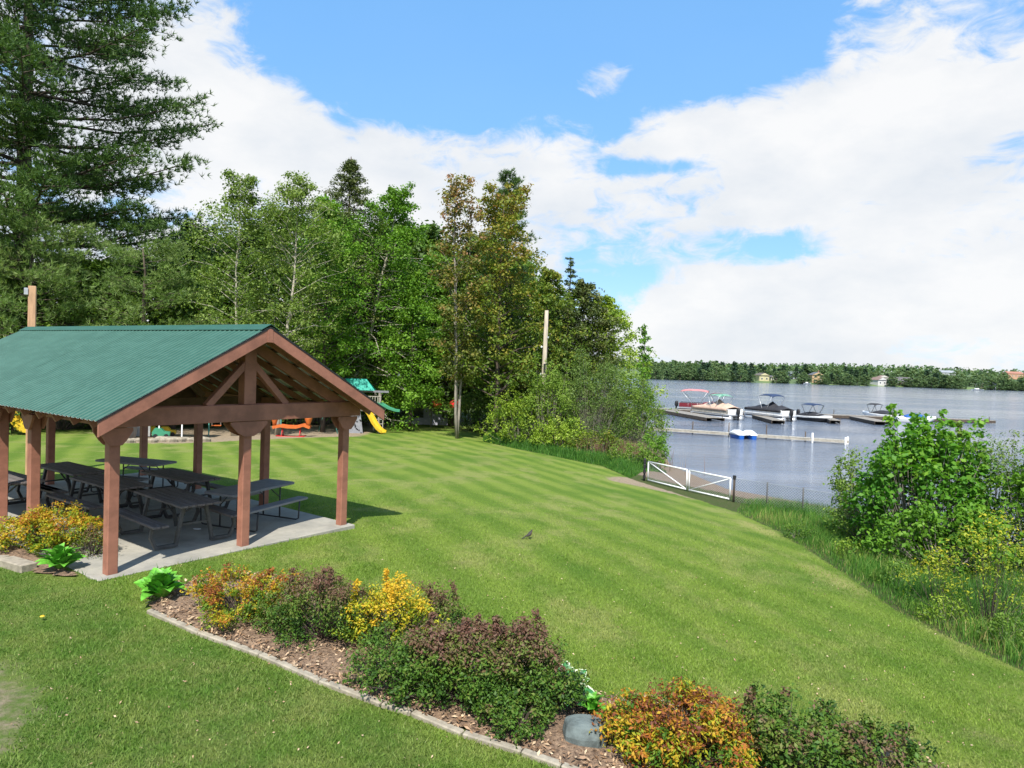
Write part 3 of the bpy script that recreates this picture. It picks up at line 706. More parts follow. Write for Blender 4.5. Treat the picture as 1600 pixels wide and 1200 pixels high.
# beams
def piece(name, p0, p1, w_, h_, mat='wood', up=(0, 0, 1), bev=0.006):
    b_ = MB(); b_.beam(p0, p1, w_, h_, up); return b_.build(name, M[mat], pav, bevel=bev)
for y in (-0.112, 8.6): piece('tie_beam', (-0.22, y, 2.465), (W + 0.32, y, 2.465), 0.05, 0.30)
piece('tie_beam', (-0.2, 0.10, 2.465), (W + 0.2, 0.10, 2.465), 0.05, 0.30)
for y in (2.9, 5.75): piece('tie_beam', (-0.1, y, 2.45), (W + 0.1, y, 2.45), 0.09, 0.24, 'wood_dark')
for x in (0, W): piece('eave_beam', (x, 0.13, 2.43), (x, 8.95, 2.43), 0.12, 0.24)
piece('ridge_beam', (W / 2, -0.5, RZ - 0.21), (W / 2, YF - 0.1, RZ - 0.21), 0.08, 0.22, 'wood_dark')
# gable truss
for y in (-0.02, 8.6, 2.9, 5.75):
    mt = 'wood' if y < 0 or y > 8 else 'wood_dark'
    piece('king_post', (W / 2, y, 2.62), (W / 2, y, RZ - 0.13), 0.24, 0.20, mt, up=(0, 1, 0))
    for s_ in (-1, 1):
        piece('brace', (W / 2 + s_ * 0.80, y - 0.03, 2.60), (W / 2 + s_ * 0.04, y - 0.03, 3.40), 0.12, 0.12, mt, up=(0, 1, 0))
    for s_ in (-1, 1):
        piece('truss_chord', (W / 2 + s_ * (W / 2 + 0.2), y, rz_(W + 0.2) - 0.24), (W / 2 + s_ * 0.05, y, RZ - 0.29), 0.09, 0.20, mt)
# rafters with tails, purlins
nr = 17
for i in range(nr):
    y = -0.30 + i * (YF - 0.05 + 0.30) / (nr - 1)
    for s_ in (-1, 1):
        b_ = MB(); xe = W / 2 + s_ * (W / 2 + EO - 0.05); 
        p0 = Vector((xe, y, rz_(xe) - 0.115)); p1 = Vector((W / 2 + s_ * 0.03, y, RZ - 0.13)); b_.beam(p0, p1, 0.045, 0.12)
        b_.build('rafter', M['wood'], pav)
for s_ in (-1, 1):
    for k in range(6):
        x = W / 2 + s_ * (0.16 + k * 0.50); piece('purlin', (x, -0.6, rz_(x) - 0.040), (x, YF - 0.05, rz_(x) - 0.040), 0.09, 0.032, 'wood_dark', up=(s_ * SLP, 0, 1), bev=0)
# rake boards, apex block, eave fascia
for yy, nm in ((-OV, 0), (YF, 1)):
    for s_ in (-1, 1):
        xe = W / 2 + s_ * (W / 2 + EO)
        b_ = MB(); poly = []
        b_.prism([(0, -0.015), (0, -0.235), (W / 2 + EO - 0.055, SLP * (W / 2 + EO - 0.055) - 0.235), (W / 2 + EO - 0.055, SLP * (W / 2 + EO - 0.055) - 0.015)],
                 (xe, yy - 0.02, EZ), (-s_, 0, 0), (0, 0, 1), (0, 1, 0), 0.04)
        b_.build('rake_board', M['wood'], pav, bevel=0.004)
        b_ = MB(); b_.prism([(-0.02, 0.012), (-0.02, -0.02), (W / 2 + EO, SLP * (W / 2 + EO) - 0.02), (W / 2 + EO, SLP * (W / 2 + EO) + 0.012)],
                 (xe, yy - 0.028 if nm == 0 else yy + 0.02, EZ), (-s_, 0, 0), (0, 0, 1), (0, 1, 0), 0.008)
        b_.build('edge_trim', M['dark'], pav)
    b_ = MB(); b_.box((W / 2, yy, RZ - 0.15), (0.11, 0.055, 0.24)); b_.build('apex_block', M['wood'], pav, bevel=0.004)
# ribbed metal sheets, each its own part
PW = 0.91; npn = int(math.ceil((YF + OV) / PW)); sh = None
def panel_mesh():
    b_ = MB(); prof = [(0, 0.0)]
    rib = 0.152
    for k in range(6):
        y0 = k * rib; prof += [(y0 + 0.045, 0), (y0 + 0.060, 0.013), (y0 + 0.088, 0.013), (y0 + 0.103, 0)]
    prof += [(PW - 0.001, 0.0)]
    for mi, dz in ((0, 0.0), (1, -0.004)):
        b_.mi = mi; n0 = len(b_.v)
        for f in (0.0, 0.5, 1.0):
            x = f * (W / 2 + EO)
            for (yy, h) in prof: b_.v.append((x, yy, x * SLP + h + dz - 0.012 * sin(f * pi)))
        m_ = len(prof)
        for r_ in range(2):
            for k in range(m_ - 1):
                q = (n0 + r_ * m_ + k, n0 + (r_ + 1) * m_ + k, n0 + (r_ + 1) * m_ + k + 1, n0 + r_ * m_ + k + 1)
                b_.face(q)
    return b_
pmesh = None
rg = random.Random(4)
for s_ in (-1, 1):
    for k in range(npn):
        y0 = -OV - 0.03 + k * PW
        if pmesh is None:
            o = panel_mesh().build('roof_panel', [M['roof'], M['roof_under']], pav); pmesh = o.data
        else: o = link('roof_panel', pmesh, pav)
        if s_ < 0: o.location = (-EO - 0.04, y0, EZ + 0.004 + rg.uniform(0, 0.004))
        else: o.location = (W + EO + 0.04, y0 + PW, EZ + 0.004 + rg.uniform(0, 0.004)); o.rotation_euler = (0, 0, pi)
b_ = MB()
for s_ in (-1, 1):
    b_.prism([(0, 0.045), (0.19, 0.045 - 0.19 * SLP), (0.19, 0.038 - 0.19 * SLP), (0, 0.038)], (W / 2, -OV - 0.04, RZ + 0.012), (s_, 0, 0), (0, 0, 1), (0, 1, 0), YF + OV + 0.06)
b_.build('ridge_cap', M['roof'], pav)

# ------------------------------------------------------------------ picnic tables
def plank_mesh(ln, wd, th, n, gap=0.012):
    return [(-(n * wd + (n - 1) * gap) / 2 + wd / 2 + i * (wd + gap)) for i in range(n)]
def wood_table(name, label, loc, rz, legmat='steel_dark', seed=0, group='picnic tables under the pavilion'):
    r_ = thing(name, loc, rz, label, 'picnic table', group); rg_ = random.Random(seed)
    LN = 1.95
    for y in plank_mesh(LN, 0.142, 0.04, 5, 0.010):
        b_ = MB(); b_.box((rg_.uniform(-.006, .006), y, 0.745 + rg_.uniform(-.0015, .0015)), (LN, 0.142, 0.042)); b_.build('plank', M['plank'], r_, bevel=0.006)
    for sd in (-1, 1):
        for y in (-0.066, 0.066):
            b_ = MB(); b_.box((rg_.uniform(-.006, .006), sd * 0.70 + y, 0.445), (LN, 0.125, 0.042)); b_.build('bench_plank', M['plank'], r_, bevel=0.006)
    for ex in (-0.72, 0.72):
        for sd in (-1, 1):
            b_ = MB(); Tw = 0.055
            b_.beam((ex, sd * 0.20, 0.715), (ex, sd * 0.27, 0.38), Tw, 0.075, (1, 0, 0)); b_.beam((ex, sd * 0.265, 0.40), (ex, sd * 0.335, 0.035), Tw, 0.075, (1, 0, 0))
            b_.beam((ex, sd * 0.30, 0.035), (ex, sd * 0.70, 0.035), Tw, 0.06, (1, 0, 0)); b_.beam((ex, sd * 0.68, 0.03), (ex, sd * 0.775, 0.25), Tw, 0.065, (1, 0, 0)); b_.beam((ex, sd * 0.77, 0.23), (ex, sd * 0.74, 0.42), Tw, 0.06, (1, 0, 0))
            b_.build('leg', M[legmat], r_, bevel=0.004)
        b_ = MB(); b_.box((ex, 0, 0.705), (0.05, 0.62, 0.034)); b_.build('crossbar', M[legmat], r_)
        b_ = MB(); b_.beam((ex * 0.95, 0, 0.69), (ex * 0.15, 0, 0.40), 0.03, 0.02); b_.beam((ex, -0.28, 0.385), (ex, 0.28, 0.385), 0.03, 0.03); b_.build('brace', M[legmat], r_)
    return r_
def rounded(b_, c, d, th, rad, n=5):
    pts = []
    for cx, cy, a0 in ((1, 1, 0), (-1, 1, 90), (-1, -1, 180), (1, -1, 270)):
        for k in range(n + 1):
            a = radians(a0 + 90 * k / n); pts.append((c[0] + cx * (d[0] / 2 - rad) + cos(a) * rad, c[1] + cy * (d[1] / 2 - rad) + sin(a) * rad))
    ins = [(c[0] + (x - c[0]) * 0.985, c[1] + (y - c[1]) * 0.98) for x, y in pts]
    b_.loft([[(x, y, c[2] - th / 2) for x, y in pts], [(x, y, c[2] + th / 2 - 0.008) for x, y in pts], [(x, y, c[2] + th / 2) for x, y in ins]])
def plastic_table(name, label, loc, rz, group='grey plastic folding picnic tables', bench=True):
    r_ = thing(name, loc, rz, label, 'picnic table', group)
    b_ = MB(); rounded(b_, (0, 0, 0.735), (1.83, 0.78), 0.045, 0.07); b_.build('tabletop', M['plastic_grey'], r_)
    for sd in (-1, 1):
        b_ = MB(); rounded(b_, (0, sd * 0.62, 0.44), (1.83, 0.26), 0.04, 0.05); b_.build('bench_seat', M['plastic_grey'], r_)
    for ex in (-0.62, 0.62):
        b_ = MB(); b_.tube([(ex, -0.74, 0.42), (ex, -0.72, 0.05), (ex, -0.66, 0.02), (ex, 0.66, 0.02), (ex, 0.72, 0.05), (ex, 0.74, 0.42)], 0.016, 7)
        for sd in (-1, 1): b_.tube([(ex, sd * 0.22, 0.02), (ex, sd * 0.22, 0.72)], 0.016, 7)
        b_.build('leg_frame', M['steel_dark'], r_, smooth=True)
        b_ = MB()
        for sd in (-1, 1): b_.tube([(ex, sd * 0.22, 0.45), (ex * 0.45, sd * 0.22, 0.71)], 0.010, 6)
        b_.build('brace', M['steel_dark'], r_, smooth=True)
    return r_
RT = ANG + pi / 2
def table_spot(px, py, z=0.745):  # centre of the table top seen at a pixel
    p = at_z(px, py, z); return (p.x, p.y, FL + 0.03)
tdefs = [
    (wood_table, 276, 779, RT - 0.06, 'grey plank picnic table nearest the camera, in front of the middle gable post', 'steel_olive'),
    (wood_table, 172, 755, RT + 0.02, 'dark plank picnic table half hidden by the front corner post', 'steel_dark'),
    (wood_table, 110, 734, RT + 0.04, 'dark plank picnic table between the two front posts, farther back', 'steel_dark'),
    (wood_table, 281, 745, RT + 0.03, 'dark plank picnic table in front of the back row of posts', 'steel_dark'),
    (wood_table, 6, 748, RT + 0.05, 'dark plank picnic table cut off by the left edge of the picture', 'steel_dark'),
]
for i, (fn_, px, py, rz, lb, lm) in enumerate(tdefs): fn_('picnic_table', lb, table_spot(px, py), rz, lm, i)
plastic_table('picnic_table', 'smooth grey plastic picnic table lit at the open right side behind the middle gable post', table_spot(393, 763), ANG + 0.25)
plastic_table('picnic_table', 'grey plastic picnic table farthest back, beside the lawn', table_spot(213, 722), RT + 0.35)
# cup left on the floor
g_ = at_z(308, 828, 0.02); b_ = MB(); b_.loft([[(cos(a) * r2 * 1.5, sin(a) * r2 * 0.7, z) for a in np.linspace(0, 2 * pi, 9)[:-1]] for z, r2 in ((0.0, 0.03), (0.012, 0.055), (0.02, 0.05))])
o = b_.build('paper_plate', M['white']); o.location = (g_.x, g_.y, 0.028); tag(o, 'small white scrap lying on the concrete floor under the near table', 'litter')

# tall tan post behind the ridge
p = at_y(49, 560, 20.0); g_ = thing('tan_post', (p.x, p.y, gz(p.x, p.y)), 0.5, 'tall square tan post rising behind the pavilion roof', 'post')
top = at_y(49, 447, 20.0).z - gz(p.x, p.y)
b_ = MB(); b_.box((0, 0, top / 2 - 0.1), (0.19, 0.19, top + 0.2)); b_.build('pole', M['tan_post'], g_, bevel=0.01)
b_ = MB(); b_.box((-0.14, -0.05, top - 0.17), (0.10, 0.16, 0.20)); b_.build('junction_box', M['alu'], g_, bevel=0.01)

# ------------------------------------------------------------------ playground
def gpz(px, py): g = gp(px, py); return g
# play tower
tp_ = at_y(574, 676, 45.5); tz = gz(tp_.x, tp_.y)
tw = thing('play_tower', (tp_.x, tp_.y, tz), radians(8), 'wooden play tower with teal roof, grey climbing wall and yellow slide', 'play tower')
b_ = MB()
for x, y in ((-0.65, -0.6), (0.75, -0.6), (-0.65, 0.8), (0.75, 0.8)):
    b_ = MB(); b_.box((x, y, 1.35 if x > 0 else 1.75), (0.11, 0.11, 2.7 if x > 0 else 3.5)); b_.build('post', M['bark_grey'], tw)
b_ = MB(); b_.box((0.05, 0.1, 1.5), (1.5, 1.5, 0.06)); b_.build('platform', M['bark_grey'], tw)
b_ = MB(); b_.hexa([(-1.45, -0.75, 3.55), (-0.1, -0.75, 3.55), (0.45, -0.95, 2.85), (-0.9, -0.95, 2.85)] + [(-1.45, -0.72, 3.58), (-0.1, -0.72, 3.58), (0.45, -0.92, 2.88), (-0.9, -0.92, 2.88)]); b_.build('roof_panel', M['teal_tarp'], tw)
b_ = MB(); b_.hexa([(-1.45, -0.75, 3.5), (-0.1, -0.75, 3.5), (0.45, 0.95, 2.8), (-0.9, 0.95, 2.8)] + [(-1.45, -0.72, 3.53), (-0.1, -0.72, 3.53), (0.45, 0.98, 2.83), (-0.9, 0.98, 2.83)]); b_.build('roof_panel', M['teal_tarp'], tw)
b_ = MB(); b_.box((0.35, -0.62, 2.78), (2.0, 0.08, 0.13)); b_.build('roof_beam', M['grey_board'], tw)
for k in range(6):
    b_ = MB(); b_.box((0.0 + k * 0.16, -0.66, 2.15), (0.035, 0.03, 0.62)); b_.build('baluster', M['dock_pale'], tw)
for z in (1.88, 2.45):
    b_ = MB(); b_.box((0.38, -0.66, z), (0.98, 0.05, 0.05)); b_.build('rail', M['dock_pale'], tw)
wl = MB(); wl.hexa([(-1.45, -1.15, 0), (-0.2, -1.15, 0), (-0.2, -1.10, 0), (-1.45, -1.10, 0), (-1.25, -0.68, 1.55), (-0.45, -0.68, 1.42), (-0.45, -0.63, 1.42), (-1.25, -0.63, 1.55)])
wall = wl.build('climbing_wall', M['grey_board'], tw); rg_ = random.Random(2)
hold = None
for k in range(26):
    u_, v = rg_.uniform(0.05, 0.95), (k + 0.5) / 27; x = -1.42 + 0.18 * v + u_ * (1.22 - 0.42 * v); 
    if hold is None:
        hb_ = MB(); hb_.loft([[(cos(a) * 0.05, -0.0, sin(a) * 0.045) for a in np.linspace(0, 2 * pi, 7)[:-1]], [(cos(a) * 0.03, -0.05, sin(a) * 0.028) for a in np.linspace(0, 2 * pi, 7)[:-1]]])
        o = hb_.build('climbing_hold', M['dark'], wall); hold = o.data
    else: o = link('climbing_hold', hold, wall)
    o.location = (x, -1.16 + 0.47 * v, 1.48 * v)
def slide(root, pts, wd, mat, name='slide', side=0.12):
    b_ = MB(); rings = []
    for i, p in enumerate(pts):
        p = Vector(p); d = (Vector(pts[min(i + 1, len(pts) - 1)]) - Vector(pts[max(i - 1, 0)])).normalized(); sd = Vector((-d.y, d.x, 0)).normalized()
        if sd.length < 0.1: sd = Vector((0, 1, 0))
        u_ = sd.cross(d).normalized(); u_ = u_ if u_.z > 0 else -u_
        h = wd / 2
        rings.append([p - sd * h + u_ * side, p - sd * (h - 0.03) + u_ * side, p - sd * (h - 0.04) + u_ * 0.03, p + sd * (h - 0.04) + u_ * 0.03, p + sd * (h - 0.03) + u_ * side, p + sd * h + u_ * side, p + sd * h - u_ * 0.02, p - sd * h - u_ * 0.02])
    b_.loft(rings); return b_.build(name, M[mat], root, smooth=False)
slide(tw, [(-0.05, -0.65, 1.5), (0.15, -0.8, 1.25), (0.45, -1.05, 0.75), (0.75, -1.3, 0.38), (1.0, -1.45, 0.20), (1.15, -1.6, 0.16)], 0.42, 'yellow_plastic', side=0.17)
slide(tw, [(0.55, -0.6, 2.0), (0.9, -0.65, 1.95), (1.35, -0.7, 1.70), (1.8, -0.75, 1.55), (2.1, -0.75, 1.52)], 0.75, 'green_plastic', 'canopy', side=0.1)
for k in range(3):
    b_ = MB(); b_.box((0.42 + k * 0.3, -0.62, 0.85), (0.05, 0.05, 1.3)); b_.build('ladder_rail', M['dock_pale'], tw)
for k in range(4):
    b_ = MB(); b_.box((0.72, -0.62, 0.35 + k * 0.3), (0.64, 0.04, 0.04)); b_.build('rung', M['dock_pale'], tw)
# swing sets
def swing_set(label, x0px, x1px, Yd, hgt, seats, mat='teal_steel'):
    a = at_y(x0px, 690, Yd); c = at_y(x1px, 680, Yd + 1.5); L_ = (Vector((c.x, c.y)) - Vector((a.x, a.y))).length
    r_ = thing('swing_set', (a.x, a.y, gz(a.x, a.y)), atan2(c.y - a.y, c.x - a.x), label, 'swing set')
    b_ = MB(); b_.tube([(0, 0, hgt), (L_, 0, hgt)], 0.035, 7); b_.build('top_bar', M[mat], r_, smooth=True)
    for x in (0, L_):
        for s_ in (-1, 1):
            b_ = MB(); b_.tube([(x, s_ * 0.95, 0), (x, 0, hgt)], 0.032, 7); b_.build('leg', M[mat], r_, smooth=True)
    for (f, m_) in seats:
        x = f * L_; b_ = MB(); b_.box((x, 0, 0.5), (0.5, 0.2, 0.04)); st = b_.build('swing_seat', M[m_], r_)
        b_ = MB()
        for s_ in (-1, 1): b_.tube([(x + s_ * 0.23, 0, 0.5), (x + s_ * 0.2, 0, hgt)], 0.012, 4)
        b_.build('swing_rope', M['dock_pale'], st)
    return r_
swing_set('teal framed swing set with an orange seat seen behind the near gable post', 326, 437, 38.5, 2.3, ((0.1, 'orange_plastic'), (0.35, 'green_plastic'), (0.6, 'yellow_plastic')))
swing_set('teal framed swing set nearest the play tower', 512, 548, 43.5, 2.3, ((0.5, 'dark'),))
# orange glider
g_ = gp(455, 682); gl = thing('rocking_glider', g_, radians(5), 'orange plastic rocking glider on the sandy strip', 'rocking toy')
slide(gl, [(-1.0, 0, 0.45), (-0.6, 0, 0.55), (-0.2, 0, 0.5), (0.3, 0, 0.5), (0.7, 0, 0.62), (1.05, 0, 0.5)], 0.45, 'orange_plastic', 'body', side=0.15)
for s_ in (-1, 1):
    b_ = MB(); b_.loft([[(s_ * 0.95 + 0.02 * cos(a) + 0.16 * cos(a) * w2, 0.18 * sin(a) * w2, z) for a in np.linspace(0, 2 * pi, 9)[:-1]] for z, w2 in ((0.5, 0.5), (0.8, 0.7), (1.0, 1.2), (1.15, 1.3), (1.28, 0.5))]); b_.build('horse_head', M['orange_plastic'], gl, smooth=True)
b_ = MB(); b_.tube([(-0.8, 0.25, 0.05), (-0.3, 0.25, 0.0), (0.3, 0.25, 0.0), (0.8, 0.25, 0.05)], 0.03, 6); b_.tube([(-0.8, -0.25, 0.05), (-0.3, -0.25, 0.0), (0.3, -0.25, 0.0), (0.8, -0.25, 0.05)], 0.03, 6)
for x in (-0.5, 0.5): b_.tube([(x, 0.25, 0.02), (x, 0, 0.5)], 0.025, 6); b_.tube([(x, -0.25, 0.02), (x, 0, 0.5)], 0.025, 6)
b_.build('rocker_frame', M['red_plastic'], gl, smooth=True)
# left slide
g_ = at_y(8, 690, 34); g_.z = gz(g_.x, g_.y); ls = thing('toddler_slide', g_, radians(0), 'red and yellow toddler slide at the far left behind the pavilion', 'slide')
slide(ls, [(-0.2, 0, 1.35), (0.1, 0, 1.15), (0.5, -0.1, 0.7), (0.9, -0.2, 0.3), (1.2, -0.2, 0.18), (1.4, -0.2, 0.16)], 0.5, 'yellow_plastic', side=0.18)
for x, y in ((-0.7, -0.3), (-0.2, -0.3), (-0.7, 0.3), (-0.2, 0.3)):
    b_ = MB(); b_.box((x, y, 0.9), (0.09, 0.09, 1.8)); b_.build('post', M['white'], ls)
b_ = MB(); b_.box((-0.45, 0, 1.3), (0.6, 0.7, 0.06)); b_.build('platform', M['red_plastic'], ls)
b_ = MB(); b_.loft([[(0.05 + 0.2 * cos(a), -0.1, 1.75 + 0.28 * sin(a)) for a in np.linspace(0, 2 * pi, 13)[:-1]], [(0.05 + 0.2 * cos(a), 0.1, 1.75 + 0.28 * sin(a)) for a in np.linspace(0, 2 * pi, 13)[:-1]]]); b_.build('bubble_panel', M['red_plastic'], ls)
# wooden cabinet post at far left edge of the pavilion
# toy shelf, bin and toys
g_ = gp(219, 683); b_ = MB(); sf = thing('equipment_shelter', g_, radians(10), 'low open equipment shelter with a pale end panel', 'shelter')
b_.box((0.0, 0, 0.85), (0.95, 0.06, 1.6)); b_.build('side_panel', M['alu'], sf)
b_ = MB(); b_.box((1.4, 0.7, 1.68), (3.2, 1.7, 0.05)); b_.build('roof', M['grey_board'], sf)
for x in (0.9, 2.0, 2.9):
    b_ = MB(); b_.box((x, 0.0, 0.83), (0.06, 0.06, 1.66)); b_.build('post', M['white'], sf)
g_ = gp(202, 684); b_ = MB(); b_.loft([[(cos(a) * r2, sin(a) * r2, z) for a in np.linspace(0, 2 * pi, 13)[:-1]] for z, r2 in ((0, 0.3), (0.75, 0.36), (0.78, 0.39), (0.85, 0.37), (0.92, 0.15))])
o = b_.build('storage_bin', M['plastic_grey'], smooth=True); o.location = g_; tag(o, 'grey plastic storage bin beside the equipment shelter', 'bin')
def toy_car(px, py, col_, lb):
    g_ = gp(px, py); r_ = thing('toy_car', g_, radians(20), lb, 'toy car', 'ride-on toys in the shelter')
    b_ = MB(); b_.loft([[(x, s_ * 0.2, z) for x, z in ((-0.4, 0.12), (0.4, 0.12), (0.42, 0.3), (0.15, 0.34), (0.0, 0.5), (-0.3, 0.5), (-0.42, 0.3))] for s_ in (-1, 1)]); b_.build('body', M[col_], r_)
    for x in (-0.25, 0.25):
        for y in (-0.22, 0.22):
            b_ = MB(); b_.tube([(x, y - 0.03, 0.11), (x, y + 0.03, 0.11)], 0.11, 10); b_.build('wheel', M['dark'], r_)
toy_car(241, 681, 'yellow_plastic', 'yellow ride-on toy car nearer the pale panel')
toy_car(262, 681, 'yellow_plastic', 'yellow ride-on toy car at the right end of the shelter')
toy_car(252, 684, 'green_plastic', 'green ride-on toy between the two yellow ones')
# stone border of the play area
sb_ = thing('stone_border', gp(250, 690), 0, 'low border of tan stones along the play area edge', 'stone border'); o0 = sb_.location.copy()
rg_ = random.Random(8)
for k in range(34):
    px = 184 + k * 4.2; g = gp(px, 690.5 + rg_.uniform(-1.2, 1.2) - k * 0.05); s_ = rg_.uniform(0.14, 0.24)
    b_ = MB(); ring = [(cos(a) * s_ * rg_.uniform(.85, 1.1) * 1.3, sin(a) * s_) for a in np.linspace(0, 2 * pi, 8)[:-1]]
    b_.loft([[(x, y, -0.05) for x, y in ring], [(x * 1.02, y * 1.02, s_ * 0.6) for x, y in ring], [(x * 0.6, y * 0.6, s_ * 0.95) for x, y in ring]])
    o = b_.build('stone', M['stone_edge'], sb_, bevel=0.02); o.location = Vector(g) - o0

# ------------------------------------------------------------------ utility pole
p = at_y(848, 620, 43); zz = gz(p.x, p.y); tpz = at_y(852, 485, 43)
up_ = thing('utility_pole', (p.x, p.y, zz), 0, 'bare weathered wooden utility pole standing in the shrubs by the lake', 'utility pole')
b_ = MB(); H_ = tpz.z - zz; b_.tube([(0, 0, -0.2), (0.02, 0, H_ * 0.5), (0.05, 0, H_)], [0.17, 0.15, 0.115], 12); b_.build('pole', M['pole'], up_, smooth=True)
for z, s_, m_ in ((H_ - 2.3, -1, 'white'), (H_ - 1.7, 1, 'alu'), (H_ - 3.4, 1, 'dark'), (H_ - 4.0, -1, 'white'), (H_ - 4.7, -1, 'alu'), (H_ - 4.2, 1, 'dark')):
    b_ = MB(); b_.tube([(s_ * 0.10, -0.08, z), (s_ * 0.22, -0.10, z)], 0.02, 6); b_.tube([(s_ * 0.20, -0.10, z - 0.06), (s_ * 0.20, -0.10, z), (s_ * 0.20, -0.10, z + 0.07)], [0.035, 0.055, 0.03], 8); b_.build('insulator', M[m_], up_)
b_ = MB(); b_.box((0.04, -0.17, H_ - 3.6), (0.14, 0.06, 0.5)); b_.build('conduit_box', M['dark'], up_)

# ------------------------------------------------------------------ gate and chain link fence
GA, GM, GB = gp(1009, 752), gp(1074, 768), gp(1144, 784)
GZ = lambda p: gz(p.x, p.y)
def chain_link(mb, p0, p1, h0, h1, cell=0.085, wr=0.0035):
    p0 = Vector(p0); p1 = Vector(p1); d = p1 - p0; Ln = d.xy.length; H_ = h1 - h0; n = int((Ln + H_) / cell)
    def pt(u_, v): q = p0 + d * (u_ / Ln); return Vector((q.x, q.y, q.z + v))
    for sgn in (1, -1):
        for k in range(n + 1):
            s0 = k * cell - (H_ if sgn > 0 else 0)
            u0_, v0_, u1_, v1_ = (s0, h0, s0 + H_, h1) if sgn > 0 else (s0, h0, s0 - H_, h1)
            def clipu(ua, va, ub, vb):
                if ua > ub: ua, va, ub, vb = ub, vb, ua, va
                if ub <= 0 or ua >= Ln: return None
                if ua < 0: va += (vb - va) * (0 - ua) / (ub - ua); ua = 0
                if ub > Ln: vb = va + (vb - va) * (Ln - ua) / (ub - ua); ub = Ln
                return ua, va, ub, vb
            c_ = clipu(u0_, v0_, u1_, v1_)
            if c_: mb.tube([pt(c_[0], c_[1]), pt(c_[2], c_[3])], wr, 3, cap=False)
gt = thing('metal_gate', (GA.x, GA.y, GZ(GA)), 0, 'white pipe farm gate in two leaves closing the path to the beach', 'gate')
O = Vector(gt.location)
def gate_leaf(a, b2, diag_down, nm):
    a = Vector((a.x, a.y, GZ(a))) - O; b2 = Vector((b2.x, b2.y, GZ(b2))) - O
    Z0, Z1 = Vector((0, 0, 0.08)), Vector((0, 0, 0.88)); R_ = 0.030
    fr = MB(); fr.tube([a + Z0, b2 + Z0], R_, 8); fr.tube([a + Z1, b2 + Z1], R_, 8); fr.tube([a + Z0, a + Z1], R_, 8); fr.tube([b2 + Z0, b2 + Z1], R_, 8)
    f_ = fr.build('gate_leaf', M['white'], gt, smooth=True)
    dg = MB(); dg.tube([a + (Z1 if diag_down else Z0), b2 + (Z0 if diag_down else Z1)], 0.026 if diag_down else 0.018, 7); dg.build('diagonal_brace', M['white'], f_, smooth=True)
    ms_ = MB(); chain_link(ms_, a, b2, 0.09, 0.87); ms_.build('wire_mesh', M['alu'], f_)
dm = (GB - GA).normalized()
gate_leaf(GA + dm * 0.12, GM - dm * 0.05, True, 0); gate_leaf(GM + dm * 0.07, GB - dm * 0.12, False, 1)
for q, sc_ in ((GA - dm * 0.10, 1.0), (GB + dm * 0.06, 1.02)):
    b_ = MB(); b_.tube([Vector((q.x, q.y, GZ(q) - 0.1)) - O, Vector((q.x, q.y, GZ(q) + 1.0 * sc_)) - O], 0.042, 10); ps = b_.build('gate_post', M['dark'] if sc_ == 1.0 else M['bark'], gt, smooth=True)
    for k in range(4 if sc_ == 1.0 else 1):
        z = GZ(q) + (0.18 + 0.23 * k if sc_ == 1.0 else 0.95); b_ = MB(); b_.tube([Vector((q.x, q.y, z - 0.07)) - O, Vector((q.x, q.y, z + 0.07)) - O], 0.065, 12); b_.build('rubber_ring', M['dark'], ps)
FE = at_z(1312, 812, -1.62)
fpts = [GB + dm * 0.12]
for k in range(1, 4): fpts.append(GB.lerp(FE, k / 3))
fpts.append(FE + (FE - GB).normalized() * 2.5)
fn_ = thing('chain_link_fence', (GB.x, GB.y, GZ(GB)), 0, 'galvanised chain link fence running from the gate along the lake bank', 'fence'); O = Vector(fn_.location)
prev = None
for i, q in enumerate(fpts):
    g = Vector((q.x, q.y, max(GZ(q), -1.9))) - O
    if i: 
        b_ = MB(); b_.tube([g - Vector((0, 0, 0.3)), g + Vector((0, 0, 0.98))], 0.028, 8); b_.build('fence_post', M['steel_olive'], fn_, smooth=True)
        b_ = MB(); chain_link(b_, prev, g, 0.02, 0.92, 0.10, 0.005); b_.build('wire_mesh', M['alu'], fn_)
        b_ = MB(); b_.tube([prev + Vector((0, 0, 0.93)), g + Vector((0, 0, 0.93))], 0.008, 5); b_.build('top_wire', M['alu'], fn_)
    prev = g

